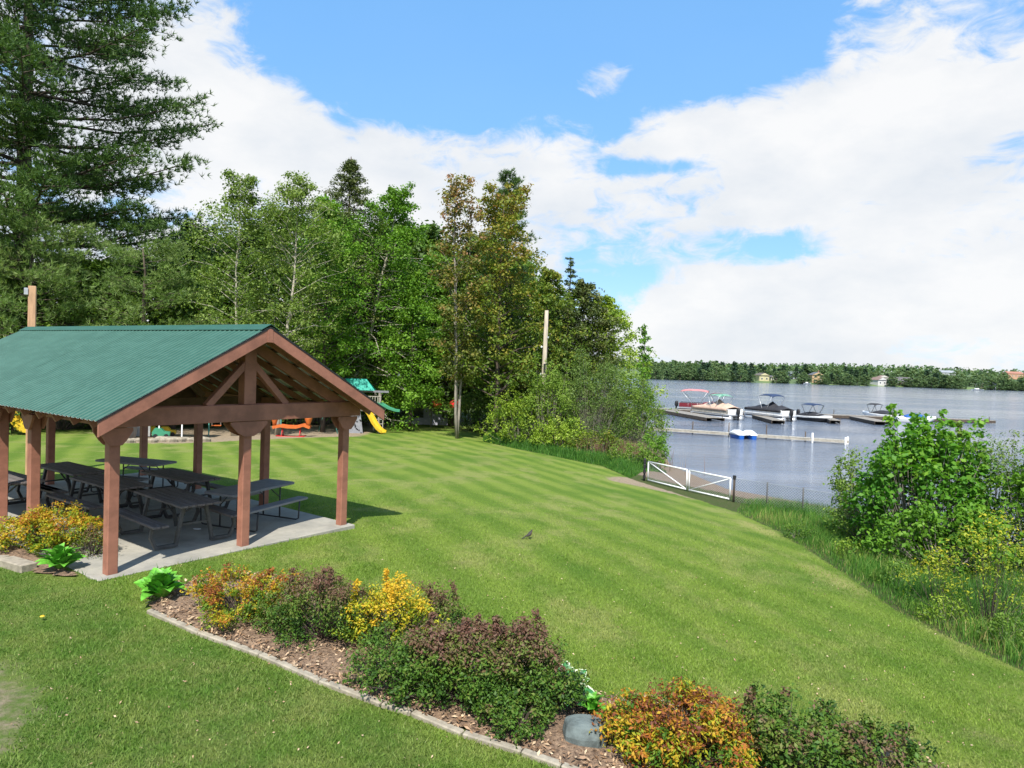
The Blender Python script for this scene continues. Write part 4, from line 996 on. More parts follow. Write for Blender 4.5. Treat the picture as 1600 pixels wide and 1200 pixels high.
# ------------------------------------------------------------------ docks
def dock(name, label, p0, p1, wd, z, mat='dock_wood', plank=0.9, floats=True, group=None, posts=()):
    p0 = Vector((p0[0], p0[1], 0)); p1 = Vector((p1[0], p1[1], 0)); d = p1 - p0; Ln = d.length; a = atan2(d.y, d.x)
    r_ = thing(name, (p0.x, p0.y, WATER), a, label, 'dock', group); zz = z - WATER; n = max(2, int(Ln / plank)); rg_ = random.Random(int(p0.x * 10)); mesh = None
    for k in range(n):
        x = (k + 0.5) * Ln / n
        if mesh is None:
            b_ = MB(); b_.box((0, 0, 0), (Ln / n - 0.03, wd, 0.05)); o = b_.build('deck_plank', M[mat], r_); mesh = o.data
        else: o = link('deck_plank', mesh, r_)
        o.location = (x, rg_.uniform(-.02, .02), zz + rg_.uniform(-.008, .008))
    for s_ in (-1, 1):
        b_ = MB(); b_.box((Ln / 2, s_ * (wd / 2 - 0.03), zz - (0.20 if floats else 0.12)), (Ln, 0.06, 0.36 if floats else 0.18)); b_.build('stringer', M['bark' if floats else mat], r_)
    if floats:
        m2 = None
        for k in range(int(Ln / 2.6)):
            for s_ in (-1, 1):
                if m2 is None:
                    b_ = MB(); b_.box((0, 0, 0), (1.7, 0.5, 0.36)); o = b_.build('float', M['dark'], r_, bevel=0.04); m2 = o.data
                else: o = link('float', m2, r_, 0.04)
                o.location = (1.2 + k * 2.6, s_ * (wd / 2 - 0.3), max(0.1, zz - 0.36))
    for (f, h, m_) in posts:
        b_ = MB(); s_ = 1 if int(f * 100) % 2 else -1; b_.tube([(f * Ln, s_ * (wd / 2 + 0.03), -0.8), (f * Ln, s_ * (wd / 2 + 0.03), zz + h)], 0.05 if m_ != 'white' else 0.08, 7); b_.build('dock_post', M[m_], r_, smooth=True)
    return r_
DZ = -1.85
q0, q1 = at_z(1012, 638, DZ), at_z(1548, 656.5, DZ)
dock('main_dock', 'long weathered main dock running out past all the moored boats', (q0.x, q0.y), (q1.x, q1.y), 2.0, DZ, plank=1.0, posts=((0.12, 0.9, 'bark'), (0.3, 0.7, 'bark'), (0.55, 0.7, 'bark'), (0.98, 0.5, 'bark')))
def along(f): return q0.lerp(q1, f)
def finger(pxa, pxb, pyb, lb, wd=1.5):
    e = at_z(pxb, pyb, DZ); a = at_z(pxa, 638 + (pxa - 1012) * 0.0345 + 1, DZ)
    d = (Vector((e.x, e.y)) - Vector((a.x, a.y))).normalized()
    dock('finger_dock', lb, (a.x + d.x * 1.1, a.y + d.y * 1.1), (e.x, e.y), wd, DZ, group='finger docks branching off the main dock', posts=((0.95, 0.3, 'bark'),))
finger(1040, 1118, 653, 'finger dock nearest the shore, beside the tan covered pontoon boat', 2.4)
finger(1168, 1216, 657, 'finger dock beside the black covered pontoon boat', 1.5)
finger(1282, 1305, 657, 'short finger dock just right of the dark speedboat', 1.2)
finger(1335, 1380, 659, 'wide finger dock in front of the white speedboat with a small black canopy', 2.0)
NZ = -1.95
n0, n1 = at_z(1000, 667, NZ), at_z(1326, 688.5, NZ)
nd = dock('narrow_dock', 'narrow pale wooden dock on thin poles in front of the moorings', (n0.x, n0.y), (n1.x, n1.y), 0.75, NZ, 'dock_pale', 0.6, False,
     posts=((0.11, 1.0, 'bark'), (0.125, 0.75, 'bark'), (0.27, 0.8, 'bark'), (0.45, 0.9, 'bark'), (0.63, 0.9, 'bark'), (0.81, 0.5, 'bark'), (0.84, 0.5, 'white'), (0.985, 0.3, 'white'), (0.998, 0.3, 'white')))

# ------------------------------------------------------------------ boats
def heading(p, q): return atan2(q.y - p.y, q.x - p.x)
def canopy(root, x0, x1, wd, z, matn, frame='alu', arch=0.22, lx=None):
    b_ = MB(); n = 8; m_ = 6; top = []
    for i in range(n + 1):
        u_ = i / n; x = x0 + (x1 - x0) * u_; row = []
        for j in range(m_ + 1):
            v = j / m_ * 2 - 1; zz = z + arch * (1 - (2 * u_ - 1) ** 2) - 0.18 * abs(v) ** 3 + 0.03 * sin(u_ * 9)
            row.append((x, v * wd / 2, zz))
        top.append(row + [(p_[0], p_[1], p_[2] - 0.035) for p_ in reversed(row)])
    b_.loft(top); b_.build('canopy', M[matn], root, smooth=True)
    for s_ in (-1, 1):
        y = s_ * wd / 2; xm = (x0 + x1) / 2 if lx is None else lx
        for (xa, xt) in ((xm - 0.15, x0 + 0.1), (xm + 0.15, x1 - 0.1)):
            b_ = MB(); b_.tube([(xa, y, 0.75), (xt, y, z - 0.1)], 0.03, 6); b_.build('canopy_pole', M[frame], root, smooth=True)
def outboard(root, x, col_='dark', s=1.0):
    b_ = MB(); b_.loft([[(x - 0.05 + 0.26 * s * cos(a) * w_, 0.18 * s * sin(a) * w_, 0.75 + z * s) for a in np.linspace(0, 2 * pi, 11)[:-1]] for z, w_ in ((-0.1, 0.7), (0.0, 1), (0.3, 1.05), (0.5, 0.9), (0.58, 0.5))])
    o = b_.build('outboard_motor', M[col_], root, smooth=True)
    b_ = MB(); b_.beam((x - 0.08, 0, 0.75), (x - 0.1, 0, -0.45), 0.22 * s, 0.12 * s, (0, 1, 0)); b_.beam((x - 0.3, 0, -0.3), (x + 0.15, 0, -0.3), 0.1, 0.1); b_.build('motor_leg', M[col_], o)
def pontoon(label, stern, bow, panel, cover, can=None, cz=2.35, canx=(0.5, 2.7), peak=0.55, cover_rng=(-3.0, 3.0), wd=2.5, can_pole=None, motor=True):
    c_ = (stern + bow) / 2; Ln = (bow - stern).length
    r_ = thing('pontoon_boat', (c_.x, c_.y, WATER), heading(stern, bow), label, 'pontoon boat', 'pontoon boats moored at the main dock'); h = Ln / 2
    for s_ in (-1, 1):
        b_ = MB(); y = s_ * (wd / 2 - 0.35); b_.tube([(-h, y, 0.12), (h - 0.9, y, 0.12), (h - 0.4, y, 0.2), (h, y, 0.38)], [0.33, 0.33, 0.27, 0.06], 14); b_.build('pontoon', M['alu'], r_, smooth=True)
    b_ = MB(); b_.box((-0.05, 0, 0.52), (Ln - 0.2, wd, 0.12)); b_.build('deck', M['alu'], r_, bevel=0.02)
    for s_ in (-1, 1):
        b_ = MB(); b_.box((-0.1, s_ * (wd / 2 - 0.04), 0.90), (Ln - 0.7, 0.04, 0.58)); sp = b_.build('side_panel', M[panel], r_, bevel=0.01)
        b_ = MB()
        for z in (0.64, 1.20): b_.tube([(-h + 0.25, s_ * (wd / 2 - 0.015), z), (h - 0.45, s_ * (wd / 2 - 0.015), z)], 0.022, 6)
        for k in range(6): b_.tube([(-h + 0.25 + k * (Ln - 0.7) / 5, s_ * (wd / 2 - 0.015), 0.6), (-h + 0.25 + k * (Ln - 0.7) / 5, s_ * (wd / 2 - 0.015), 1.2)], 0.018, 6)
        b_.build('rail', M['alu'], sp, smooth=True)
    for x in (-h + 0.25, h - 0.46):
        b_ = MB(); b_.box((x, 0, 0.9), (0.04, wd - 0.1, 0.58)); b_.build('end_panel', M[panel if x > 0 else 'white'], r_)
    if cover:
        b_ = MB(); rows = []; n = 12; m_ = 8
        for i in range(n + 1):
            u_ = i / n; x = cover_rng[0] + (cover_rng[1] - cover_rng[0]) * u_; row = []
            pk = peak * (max(0, 1 - abs(u_ - 0.42) / 0.6)) ** 0.9 * (0.75 + 0.25 * cos((u_ - 0.42) * 22))
            for j in range(m_ + 1):
                v = j / m_ * 2 - 1; row.append((x, v * (wd / 2 + 0.03), 1.24 + pk * (1 - abs(v) ** 1.3)))
            row = [(x, -(wd / 2 + 0.04), 0.98)] + row + [(x, wd / 2 + 0.04, 0.98)]
            rows.append(row)
        b_.loft(rows, closed=False, caps=False); o = b_.build('cover', M[cover], r_, smooth=True)
        sol = o.modifiers.new('thickness', 'SOLIDIFY'); sol.thickness = 0.02
    if can: canopy(r_, canx[0], canx[1], wd * 0.95, cz, can, lx=can_pole)
    if motor: outboard(r_, -h - 0.15)
    r_.scale = (1, 1, 1.13)
    return r_
def bp(px, py): p = at_z(px, py, WATER); return Vector((p.x, p.y, 0))
sa = bp(1062, 641) + Vector((0, 6.0, 0))
pontoon('maroon pontoon boat under a faded red canopy, leftmost of the moored boats', Vector((24.3, 99.5, 0)), Vector((31.0, 97.2, 0)), 'red_hull', 'red_hull', 'red_canvas', 2.75, (-3.1, 0.7), peak=0.25, cover_rng=(0.0, 3.0), can_pole=-0.9)
canopy(list(r for r in bpy.data.objects if r.name == 'pontoon_boat')[0], 0.9, 3.0, 2.3, 2.35, 'red_hull', arch=0.25)
st = bp(1151, 657); pontoon('pontoon boat under a pinkish tan cover with a folded green canopy', Vector((st.x, st.y, 0)), Vector((st.x - 3.3, st.y + 6.2, 0)), 'dock_pale', 'tan_canvas', 'green_canvas', 2.6, (-1.7, 0.4), peak=0.95)
st = bp(1234, 659); pontoon('pontoon boat under a black cover with a raised black canopy frame', Vector((st.x, st.y, 0)), Vector((st.x - 3.0, st.y + 6.0, 0)), 'white', 'black_canvas', 'navy_canvas', 2.75, (-1.5, 0.9), peak=0.85)
def runabout(label, stern, bow, hullm, topm, coverm, can=None, cover_rng=(-0.9, 0.55), canx=(-1.4, 0.0), cz=1.9, wd=2.2, motor=True, peak=0.45):
    c_ = (stern + bow) / 2; Ln = (bow - stern).length; h = Ln / 2
    r_ = thing('speedboat', (c_.x, c_.y, WATER), heading(stern, bow), label, 'speedboat', 'speedboats moored at the main dock')
    def sec(u_, z0f, inset=0):
        x = -h + Ln * u_; w_ = wd / 2 * (1 - max(0, (u_ - 0.45) / 0.55) ** 2.2) + 0.02 - inset; sheer = 0.62 + 0.28 * max(0, u_ - 0.35); keel = -0.25 + 0.75 * max(0, (u_ - 0.62) / 0.38) ** 2
        return x, max(0.02, w_), sheer, keel
    rings = []; tops = []
    for i in range(13):
        x, w_, sh_, kl = sec(i / 12, 0)
        rings.append([(x, -w_, sh_ - 0.22), (x, -w_ * 0.86, kl + 0.28), (x, 0, kl), (x, w_ * 0.86, kl + 0.28), (x, w_, sh_ - 0.22)])
        tops.append([(x, -w_ * 1.0, sh_ - 0.22), (x, -w_ * 1.02, sh_ - 0.05), (x, -w_ * 0.9, sh_ + 0.02), (x, 0, sh_ + 0.10), (x, w_ * 0.9, sh_ + 0.02), (x, w_ * 1.02, sh_ - 0.05), (x, w_, sh_ - 0.22)])
    b_ = MB(); b_.loft(rings); b_.build('hull', M[hullm], r_, smooth=False)
    b_ = MB(); b_.loft(tops); b_.build('deck', M[topm], r_, smooth=False)
    b_ = MB(); rows = []
    for i in range(11):
        u_ = i / 10; uu = 0.5 + (cover_rng[0] + (cover_rng[1] - cover_rng[0]) * u_) / 2; x, w_, sh_, kl = sec(uu, 0); pk = peak * sin(pi * min(1, u_ * 1.05)) ** 0.7 if 0 < u_ < 0.95 else 0.05
        rows.append([(x, v * w_ * 0.97, sh_ + 0.03 + pk * (1 - abs(v) ** 2.2) + 0.06 * (1 - abs(v))) for v in np.linspace(-1, 1, 9)])
    b_.loft(rows, closed=False, caps=False); o = b_.build('cover', M[coverm], r_, smooth=True); sol = o.modifiers.new('thickness', 'SOLIDIFY'); sol.thickness = 0.03; sol.offset = 1
    b_ = MB(); b_.tube([(h * 0.25, -wd * 0.40, 0.75), (h * 0.36, -wd * 0.2, 1.02), (h * 0.40, 0, 1.07), (h * 0.36, wd * 0.2, 1.02), (h * 0.25, wd * 0.40, 0.75)], 0.02, 6, ); b_.build('windshield_frame', M['alu'], r_, smooth=True)
    if can: canopy(r_, canx[0], canx[1], wd * 0.85, cz, can, 'dark', arch=0.14)
    if motor: outboard(r_, -h - 0.2, s=1.0)
    return r_
e = bp(1300, 661); s_ = bp(1259, 657); 
runabout('black and white speedboat under a black cover, pointing right beside the black pontoon', Vector((s_.x, s_.y + 2.0, 0)), Vector((e.x, e.y, 0)), 'dark', 'white', 'black_canvas', 'navy_canvas', cz=2.15, canx=(-1.6, 0.5))
e = bp(1342, 650); s_ = bp(1400, 655)
runabout('white speedboat with dark cover and small black canopy, behind the wide finger dock', Vector((s_.x, s_.y - 1, 0)), Vector((e.x, e.y - 1.0, 0)), 'white', 'white', 'black_canvas', 'black_canvas', cz=2.0, canx=(0.3, 1.7), cover_rng=(-0.8, 0.45), motor=False)
e = bp(1462, 661); s_ = bp(1398, 658)
runabout('long white speedboat with a blue cover, farthest right of the moored boats', Vector((s_.x, s_.y, 0)), Vector((e.x, e.y, 0)), 'white', 'white', 'blue_canvas', None, cover_rng=(-0.6, 0.5), motor=False)
# pedal boat
p = bp(1161, 685); pb = thing('pedal_boat', (p.x, p.y, WATER), radians(6), 'small blue and white pedal boat moored against the narrow dock', 'pedal boat')
for s_ in (-1, 1):
    b_ = MB(); rings = []
    for i in range(9):
        u_ = i / 8; y = -1.0 + 2.0 * u_; w_ = 0.40 * (1 - abs(2 * u_ - 1) ** 4 * 0.45)
        rings.append([(s_ * 0.58 - w_, y, 0.35), (s_ * 0.58 - w_ * 0.8, y, -0.1), (s_ * 0.58 + w_ * 0.8, y, -0.1), (s_ * 0.58 + w_, y, 0.35)])
    b_.loft(rings); b_.build('hull', M['blue_plastic'], pb)
    b_ = MB(); rings = []
    for i in range(9):
        u_ = i / 8; y = -1.02 + 2.04 * u_; t_ = sin(pi * u_) ** 0.5 if 0 < u_ < 1 else 0.1; w_ = 0.46 * (0.7 + 0.3 * t_)
        rings.append([(s_ * 0.56 + w_ * c_, y, 0.36 + 0.40 * t_ * z) for c_, z in ((-1, 0), (-0.85, 0.55), (-0.4, 1), (0.4, 1), (0.85, 0.55), (1, 0))])
    b_.loft(rings); b_.build('seat_shell', M['white'], pb, smooth=True)
b_ = MB(); b_.box((0, 0, 0.38), (1.9, 1.5, 0.07)); b_.build('deck', M['white'], pb, bevel=0.02)

# ------------------------------------------------------------------ small boats and houses on the far shore
for px, py, lb, sz in ((1247, 599.5, 'tiny white motorboat near the far shore below the peach house', 5), (1528, 610, 'long white moored boat on the far shore below the gabled house', 9)):
    p = at_z(px, py, WATER); r_ = thing('distant_boat', (p.x, min(p.y, far_shore_y(p.x) - 2.5), WATER), 0.1, lb, 'boat', 'small boats at the far shore')
    b_ = MB(); b_.loft([[(x * sz / 2, -w_, 0.8), (x * sz / 2, 0, -0.1 + 0.5 * max(0, x) ** 2), (x * sz / 2, w_, 0.8)] for x, w_ in ((-1, 0.9), (-0.4, 1.0), (0.3, 0.9), (0.75, 0.5), (1, 0.05))]); b_.build('hull', M['white'], r_)
    b_ = MB(); b_.box((-0.1 * sz, 0, 1.15), (sz * 0.3, 1.2, 0.7)); b_.build('cabin', M['white'], r_, bevel=0.1)
hm = {}
def hmat(c):
    if c not in hm: hm[c] = simple('house_paint', c, 0.8, 0.08, 0.5, bmp=0)
    return hm[c]
def house(px, back, zt, wd, dp, h, wall, roof, lb, rz=0.0, gable=True, rf=0.5, chim=False):
    wd *= 0.8; h *= 0.85; wall = tuple(q * 0.72 for q in wall); roof = tuple(q * 0.8 for q in roof)
    p = at_z(px, 600 + (px - 1300) * 0.03, WATER); y = far_shore_y(p.x) + back; k = y / p.y; x = p.x * k; y = far_shore_y(x) + back
    r_ = thing('house', (x, y, far_h(x, y) + zt), rz, lb, 'house', 'houses on the far shore')
    b_ = MB(); b_.box((0, 0, h / 2 - 1), (wd, dp, h + 2)); b_.build('wall', hmat(wall), r_)
    b_ = MB(); o_ = 0.5; rh = (dp if not gable else wd) / 2 * rf
    if gable: b_.prism([(-wd / 2 - o_, h), (0, h + rh + 0.3), (wd / 2 + o_, h), (0, h + rh)] if False else [(-wd / 2 - o_, h - 0.1), (wd / 2 + o_, h - 0.1), (0, h + rh)], (0, -dp / 2 - o_, 0), (1, 0, 0), (0, 0, 1), (0, 1, 0), dp + 2 * o_)
    else: b_.prism([(-dp / 2 - o_, h - 0.1), (dp / 2 + o_, h - 0.1), (0, h + rh)], (-wd / 2 - o_, 0, 0), (0, 1, 0), (0, 0, 1), (1, 0, 0), wd + 2 * o_)
    rf_ = b_.build('roof', hmat(roof), r_)
    if gable:
        b_ = MB(); b_.prism([(-wd / 2, h), (wd / 2, h), (0, h + rh * 0.92)], (0, -dp / 2 - o_ - 0.05, 0), (1, 0, 0), (0, 0, 1), (0, 1, 0), 0.04); b_.build('gable', hmat(wall), r_)
    if chim: b_ = MB(); b_.box((wd * 0.2, 0, h + rh), (0.9, 0.9, 2.4)); b_.build('chimney', hmat((0.2, 0.1, 0.08)), rf_)
    nw = max(2, int(wd / 3.2)); st = max(1, int(h / 2.8))
    for s_ in range(st):
        for k in range(nw):
            xx = -wd / 2 + (k + 0.5) * wd / nw
            b_ = MB(); b_.box((xx, -dp / 2 - 0.04, 1.6 + s_ * 2.8), (1.2, 0.1, 1.3)); fr = b_.build('window', M['white'], r_)
            b_ = MB(); b_.box((xx, -dp / 2 - 0.10, 1.6 + s_ * 2.8), (1.0, 0.04, 1.1)); b_.build('pane', M['glass'], fr)
    return r_
house(1186, 16, 0, 9, 8, 4.5, (0.68, 0.62, 0.36), (0.15, 0.13, 0.11), 'pale yellow house low among trees on the far shore, leftmost', 0.1)
house(1201, 20, 0, 6, 7, 3.2, (0.60, 0.56, 0.40), (0.13, 0.12, 0.12), 'small cream outbuilding just right of the pale yellow far house', 0.2)
house(1243, 60, 1, 13, 8, 3.4, (0.45, 0.5, 0.55), (0.30, 0.33, 0.36), 'long pale grey house set back on the far shore, left of the peach house', 0, False)
house(1268, 14, 0, 10, 9, 6.6, (0.66, 0.46, 0.26), (0.14, 0.15, 0.17), 'two storey peach house on the far shore with grey roof', -0.1, chim=True)
house(1366, 10, 0, 10, 8, 4.4, (0.75, 0.74, 0.70), (0.25, 0.17, 0.14), 'white house on the far shore below the light field', 0.3)
house(1376, 18, 0, 8, 8, 6.5, (0.74, 0.72, 0.66), (0.3, 0.2, 0.16), 'taller white house just behind the white lakeside house', -0.2)
house(1405, 14, 0, 17, 9, 3.6, (0.16, 0.10, 0.08), (0.16, 0.14, 0.15), 'long dark brown house with a low roof on the far shore', 0.05, False, 0.7)
house(1484, 190, 5, 18, 9, 4.0, (0.50, 0.52, 0.52), (0.34, 0.36, 0.38), 'grey long house up the hillside beyond the far shore', 0, False)
house(1526, 8, 0, 9, 8, 4.8, (0.70, 0.74, 0.80), (0.30, 0.35, 0.42), 'small white gabled house at the water on the far shore, right side', 0.0)
house(1512, 10, 0, 5, 6, 3.2, (0.66, 0.60, 0.45), (0.3, 0.26, 0.2), 'small cream shed left of the white gabled far house', 0.1)
house(1583, 170, 6, 20, 9, 4.6, (0.62, 0.36, 0.24), (0.42, 0.20, 0.14), 'long orange roofed house on the far hillside, near the right edge', 0.0, False)

# ------------------------------------------------------------------ trees
def base_at(px, Yd, py=640):
    p = at_y(px, py, Yd); return (p.x, p.y, gz(p.x, p.y))
def top_h(px, py, Yd): p = at_y(px, py, Yd); return p.z - gz(p.x, p.y)
P_round = lambda f: (0.55 + 0.45 * sin(pi * min(1, f * 1.15 + 0.1))) * (1 if f < 0.75 else max(0.40, 1 - (f - 0.75) * 2.4))
P_cone = lambda f: max(0.10, 1 - f * 0.95) ** 0.85
P_tall = lambda f: max(0.34, 0.75 + 0.35 * sin(pi * f) - (0.75 * max(0, f - 0.6) / 0.4))
P_vase = lambda f: 0.45 + 0.6 * f - (0.7 * max(0, f - 0.85) / 0.15)
big = pine_tree('pine_tree', 'huge old white pine with layered branches rising out of the picture, far left', base_at(36, 42, 400), 24, 6.0, 6.1, lambda f: (1.05 - 0.12 * f) if f < 0.55 else max(0.15, 1.02 - (f - 0.55) * 1.9), 11,
                whorls=17, perw=7, tr=0.42, tufts=27, k=9, ln=0.24, wd=0.038, rise=0.10, twn=11)
big.scale = (1.50,) * 3
yp1 = pine_tree('pine_tree', 'young light green pine below the huge pine, behind the roof at far left', base_at(52, 37, 420), top_h(52, 335, 37) / 1.6, 1.5, 3.0, lambda f: 1.0 - 0.55 * f, 12, leaf='L_pine_light', whorls=8, perw=6, tr=0.14, tufts=14, k=8, ln=0.20, wd=0.026, twn=8)
yp1.scale = (1.6,) * 3
yp2 = pine_tree('pine_tree', 'young pine with soft light green needles left of the white trunked birch', base_at(225, 39, 450), top_h(225, 380, 39) / 1.45, 1.5, 3.3, lambda f: 1.0 - 0.5 * f, 13, leaf='L_pine_light', whorls=7, perw=6, tr=0.14, tufts=14, k=8, ln=0.20, wd=0.026, twn=8)
yp2.scale = (1.45,) * 3
broad_tree('birch_tree', 'slender birch with one straight white trunk left of the second birch', 'birch tree', base_at(368, 38, 500), top_h(380, 262, 38), 4.5, 2.5, P_tall, 'birch', 'L_birch', 21, nl=56, per=44, lsize=0.13, sig=0.42, tr=0.10, tint=0.5, tw=5)
broad_tree('birch_tree', 'second birch with a pale trunk leaning slightly right', 'birch tree', base_at(437, 40, 510), top_h(455, 262, 40), 5.0, 3.0, P_tall, 'birch', 'L_birch', 22, nl=60, per=46, lsize=0.13, sig=0.45, tr=0.13, lean=(1.0, 0.3), tint=0.62)
broad_tree('cedar_tree', 'dark pointed cedar rising above the birches', 'cedar tree', base_at(537, 50), top_h(537, 228, 50), 3.0, 3.2, lambda f: min(1.0, (1 - f) * 2.3 + 0.08), 'bark', 'L_cedar', 23, nl=130, per=50, lsize=0.17, sig=0.5, tr=0.2, up=0.25, tw=4, flat=0.5, aspect=0.4)
broad_tree('maple_tree', 'bright green leafy tree between the second birch and the leaning white trunk', 'maple tree', base_at(505, 44), top_h(520, 300, 44), 3.5, 2.9, P_round, 'bark', 'L_maple', 24, nl=44, per=48, lsize=0.17, sig=0.5, tr=0.14, tint=0.6)
broad_tree('birch_tree', 'bright green birch with a leaning white trunk hanging over the play tower', 'birch tree', base_at(547, 50, 590), top_h(640, 296, 50), 2.0, 4.9, P_round, 'birch', 'L_maple', 25, nl=90, per=62, lsize=0.17, sig=0.55, tr=0.17, lean=(3.4, -1.0), tint=0.52, drop=0.55)
broad_tree('maple_tree', 'low bright green tree beside the leaning birch with drooping branches', 'maple tree', base_at(640, 49, 640), top_h(640, 420, 49), 1.9, 2.4, P_round, 'bark', 'L_maple', 26, nl=30, per=52, lsize=0.17, sig=0.5, tr=0.10, tint=0.7, drop=0.5)
broad_tree('maple_tree', 'thin maple with sparse reddish brown new leaves at its top', 'maple tree', base_at(715, 43, 655), top_h(718, 272, 43), 3.2, 3.3, P_vase, 'bark_grey', 'L_red', 27, nl=66, per=26, lsize=0.17, sig=0.38, tr=0.15, stems=3, tint=0.28, top_tint=0.42, up=0.9)
broad_tree('maple_tree', 'tall olive and rust coloured maple right of the sparse reddish one', 'maple tree', base_at(775, 44, 655), top_h(788, 285, 44), 2.6, 3.2, lambda f: 1.0 - 0.45 * f, 'bark', 'L_olive', 28, nl=64, per=46, lsize=0.17, sig=0.45, tr=0.17, tint=0.45, top_tint=0.3)
pine_tree('pine_tree', 'tall dark pine top showing behind the olive maple', base_at(790, 49, 500), top_h(790, 262, 49), 4, 3.6, P_cone, 29, whorls=18, perw=6, tr=0.2, tufts=7, k=7, ln=0.28, wd=0.045, twn=6, rise=0.35)
broad_tree('spruce_tree', 'thin half bare spruce with a pointed top right of the olive maple', 'spruce tree', base_at(882, 50), top_h(884, 388, 50), 2.0, 1.9, P_cone, 'bark', 'L_cedar', 30, nl=60, per=24, lsize=0.15, sig=0.28, tr=0.12, up=0.15, tw=3, flat=0.5, aspect=0.4, top_tint=-0.1)
broad_tree('maple_tree', 'brownish green tree behind the utility pole', 'maple tree', base_at(850, 48), top_h(850, 412, 48), 2.0, 3.1, P_round, 'bark', 'L_olive', 31, nl=44, per=48, lsize=0.17, sig=0.45, tr=0.13, tint=0.36, top_tint=0.15)
broad_tree('cedar_tree', 'dark green cedar at the lake side end of the tree row', 'cedar tree', base_at(905, 51), top_h(908, 436, 51), 1.5, 3.3, P_round, 'bark', 'L_cedar', 32, nl=64, per=52, lsize=0.17, sig=0.42, tr=0.13, tint=0.55)
broad_tree('poplar_tree', 'yellow green poplar at the outer edge of the tree row above the lake', 'poplar tree', base_at(942, 53), top_h(942, 462, 53), 1.0, 3.5, P_round, 'bark_grey', 'L_lime', 33, nl=72, per=50, lsize=0.17, sig=0.42, tr=0.11, tint=0.5)
broad_tree('poplar_sapling', 'slim poplar sapling standing alone above the shrubs at the water', 'sapling', base_at(1004, 46, 640), top_h(1005, 500, 46), 1.2, 0.85, lambda f: 1.0 - 0.65 * f, 'bark_grey', 'L_maple', 34, nl=44, per=15, lsize=0.16, sig=0.24, tr=0.05, tint=0.45, tw=2, up=0.9)
# filling trees behind the front row
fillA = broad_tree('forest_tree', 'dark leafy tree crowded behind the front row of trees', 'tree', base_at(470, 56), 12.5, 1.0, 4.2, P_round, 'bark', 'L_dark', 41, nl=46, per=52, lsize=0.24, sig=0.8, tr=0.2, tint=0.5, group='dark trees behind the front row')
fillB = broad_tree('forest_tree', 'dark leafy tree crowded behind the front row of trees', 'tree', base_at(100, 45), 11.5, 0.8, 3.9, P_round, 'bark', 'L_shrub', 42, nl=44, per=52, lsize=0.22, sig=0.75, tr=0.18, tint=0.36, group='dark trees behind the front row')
BGL = ['dark filler tree far outside the left edge, nearer row', 'leafy tree just outside the left edge behind the huge pine', 'dark tree directly behind the trunk of the huge pine', 'leafy tree right of the huge pine, above the far end of the roof',
       'dark tree behind the young light pine over the roof', 'leafy tree between the young light pine and the straight birch', 'tall dark tree left of the straight white birch', 'leafy tree behind the trunk of the straight birch',
       'dark tree filling the gap between the two birches', 'leafy tree behind the second leaning birch', 'dark tree just right of the pointed cedar', 'leafy tree behind the bright birch with the leaning trunk',
       'dark tree behind the low drooping bright maple', 'leafy tree behind the sparse reddish maple', 'dark tree between the reddish maple and the olive maple', 'leafy tree behind the olive maple, left of the pole',
       'dark tree behind the utility pole and brownish maple', 'leafy tree showing below the pointed cedar', 'second row leafy tree left of the straight birch', 'second row dark tree above the left half of the roof',
       'leafy tree outside the left edge in the second row', 'second row dark tree behind the huge pine at the left edge']
rg_ = random.Random(5)
for i, (px, Yd, pyt, src) in enumerate([(-140, 40, 330, 0), (-60, 37, 380, 1), (20, 42, 400, 0), (150, 40, 405, 1), (200, 50, 390, 0), (270, 42, 415, 1), (300, 54, 350, 0), (345, 48, 400, 1), (400, 52, 350, 0), (440, 58, 330, 1), (560, 57, 360, 0),
                                        (610, 60, 345, 1), (660, 62, 350, 0), (705, 58, 400, 1), (745, 62, 370, 0), (800, 57, 400, 1), (860, 56, 460, 0), (520, 64, 330, 1), (330, 62, 370, 1), (90, 52, 400, 0), (-220, 50, 300, 1), (-20, 60, 360, 0)]):
    src_ = (fillA, fillB)[src]; b3 = base_at(px, Yd); h_ = top_h(px, pyt, Yd) / (12.5, 11.5)[src]
    if i == 0: src_.location = b3; src_.scale = (h_,) * 3; src_.rotation_euler = (0, 0, 1.0)
    elif i == 1: src_.location = b3; src_.scale = (h_,) * 3
    else: src_ = copy_thing(src_, b3, rg_.uniform(0, 6.28), (h_ * rg_.uniform(0.95, 1.15), h_ * rg_.uniform(0.95, 1.15), h_))
    src_['label'] = BGL[i]
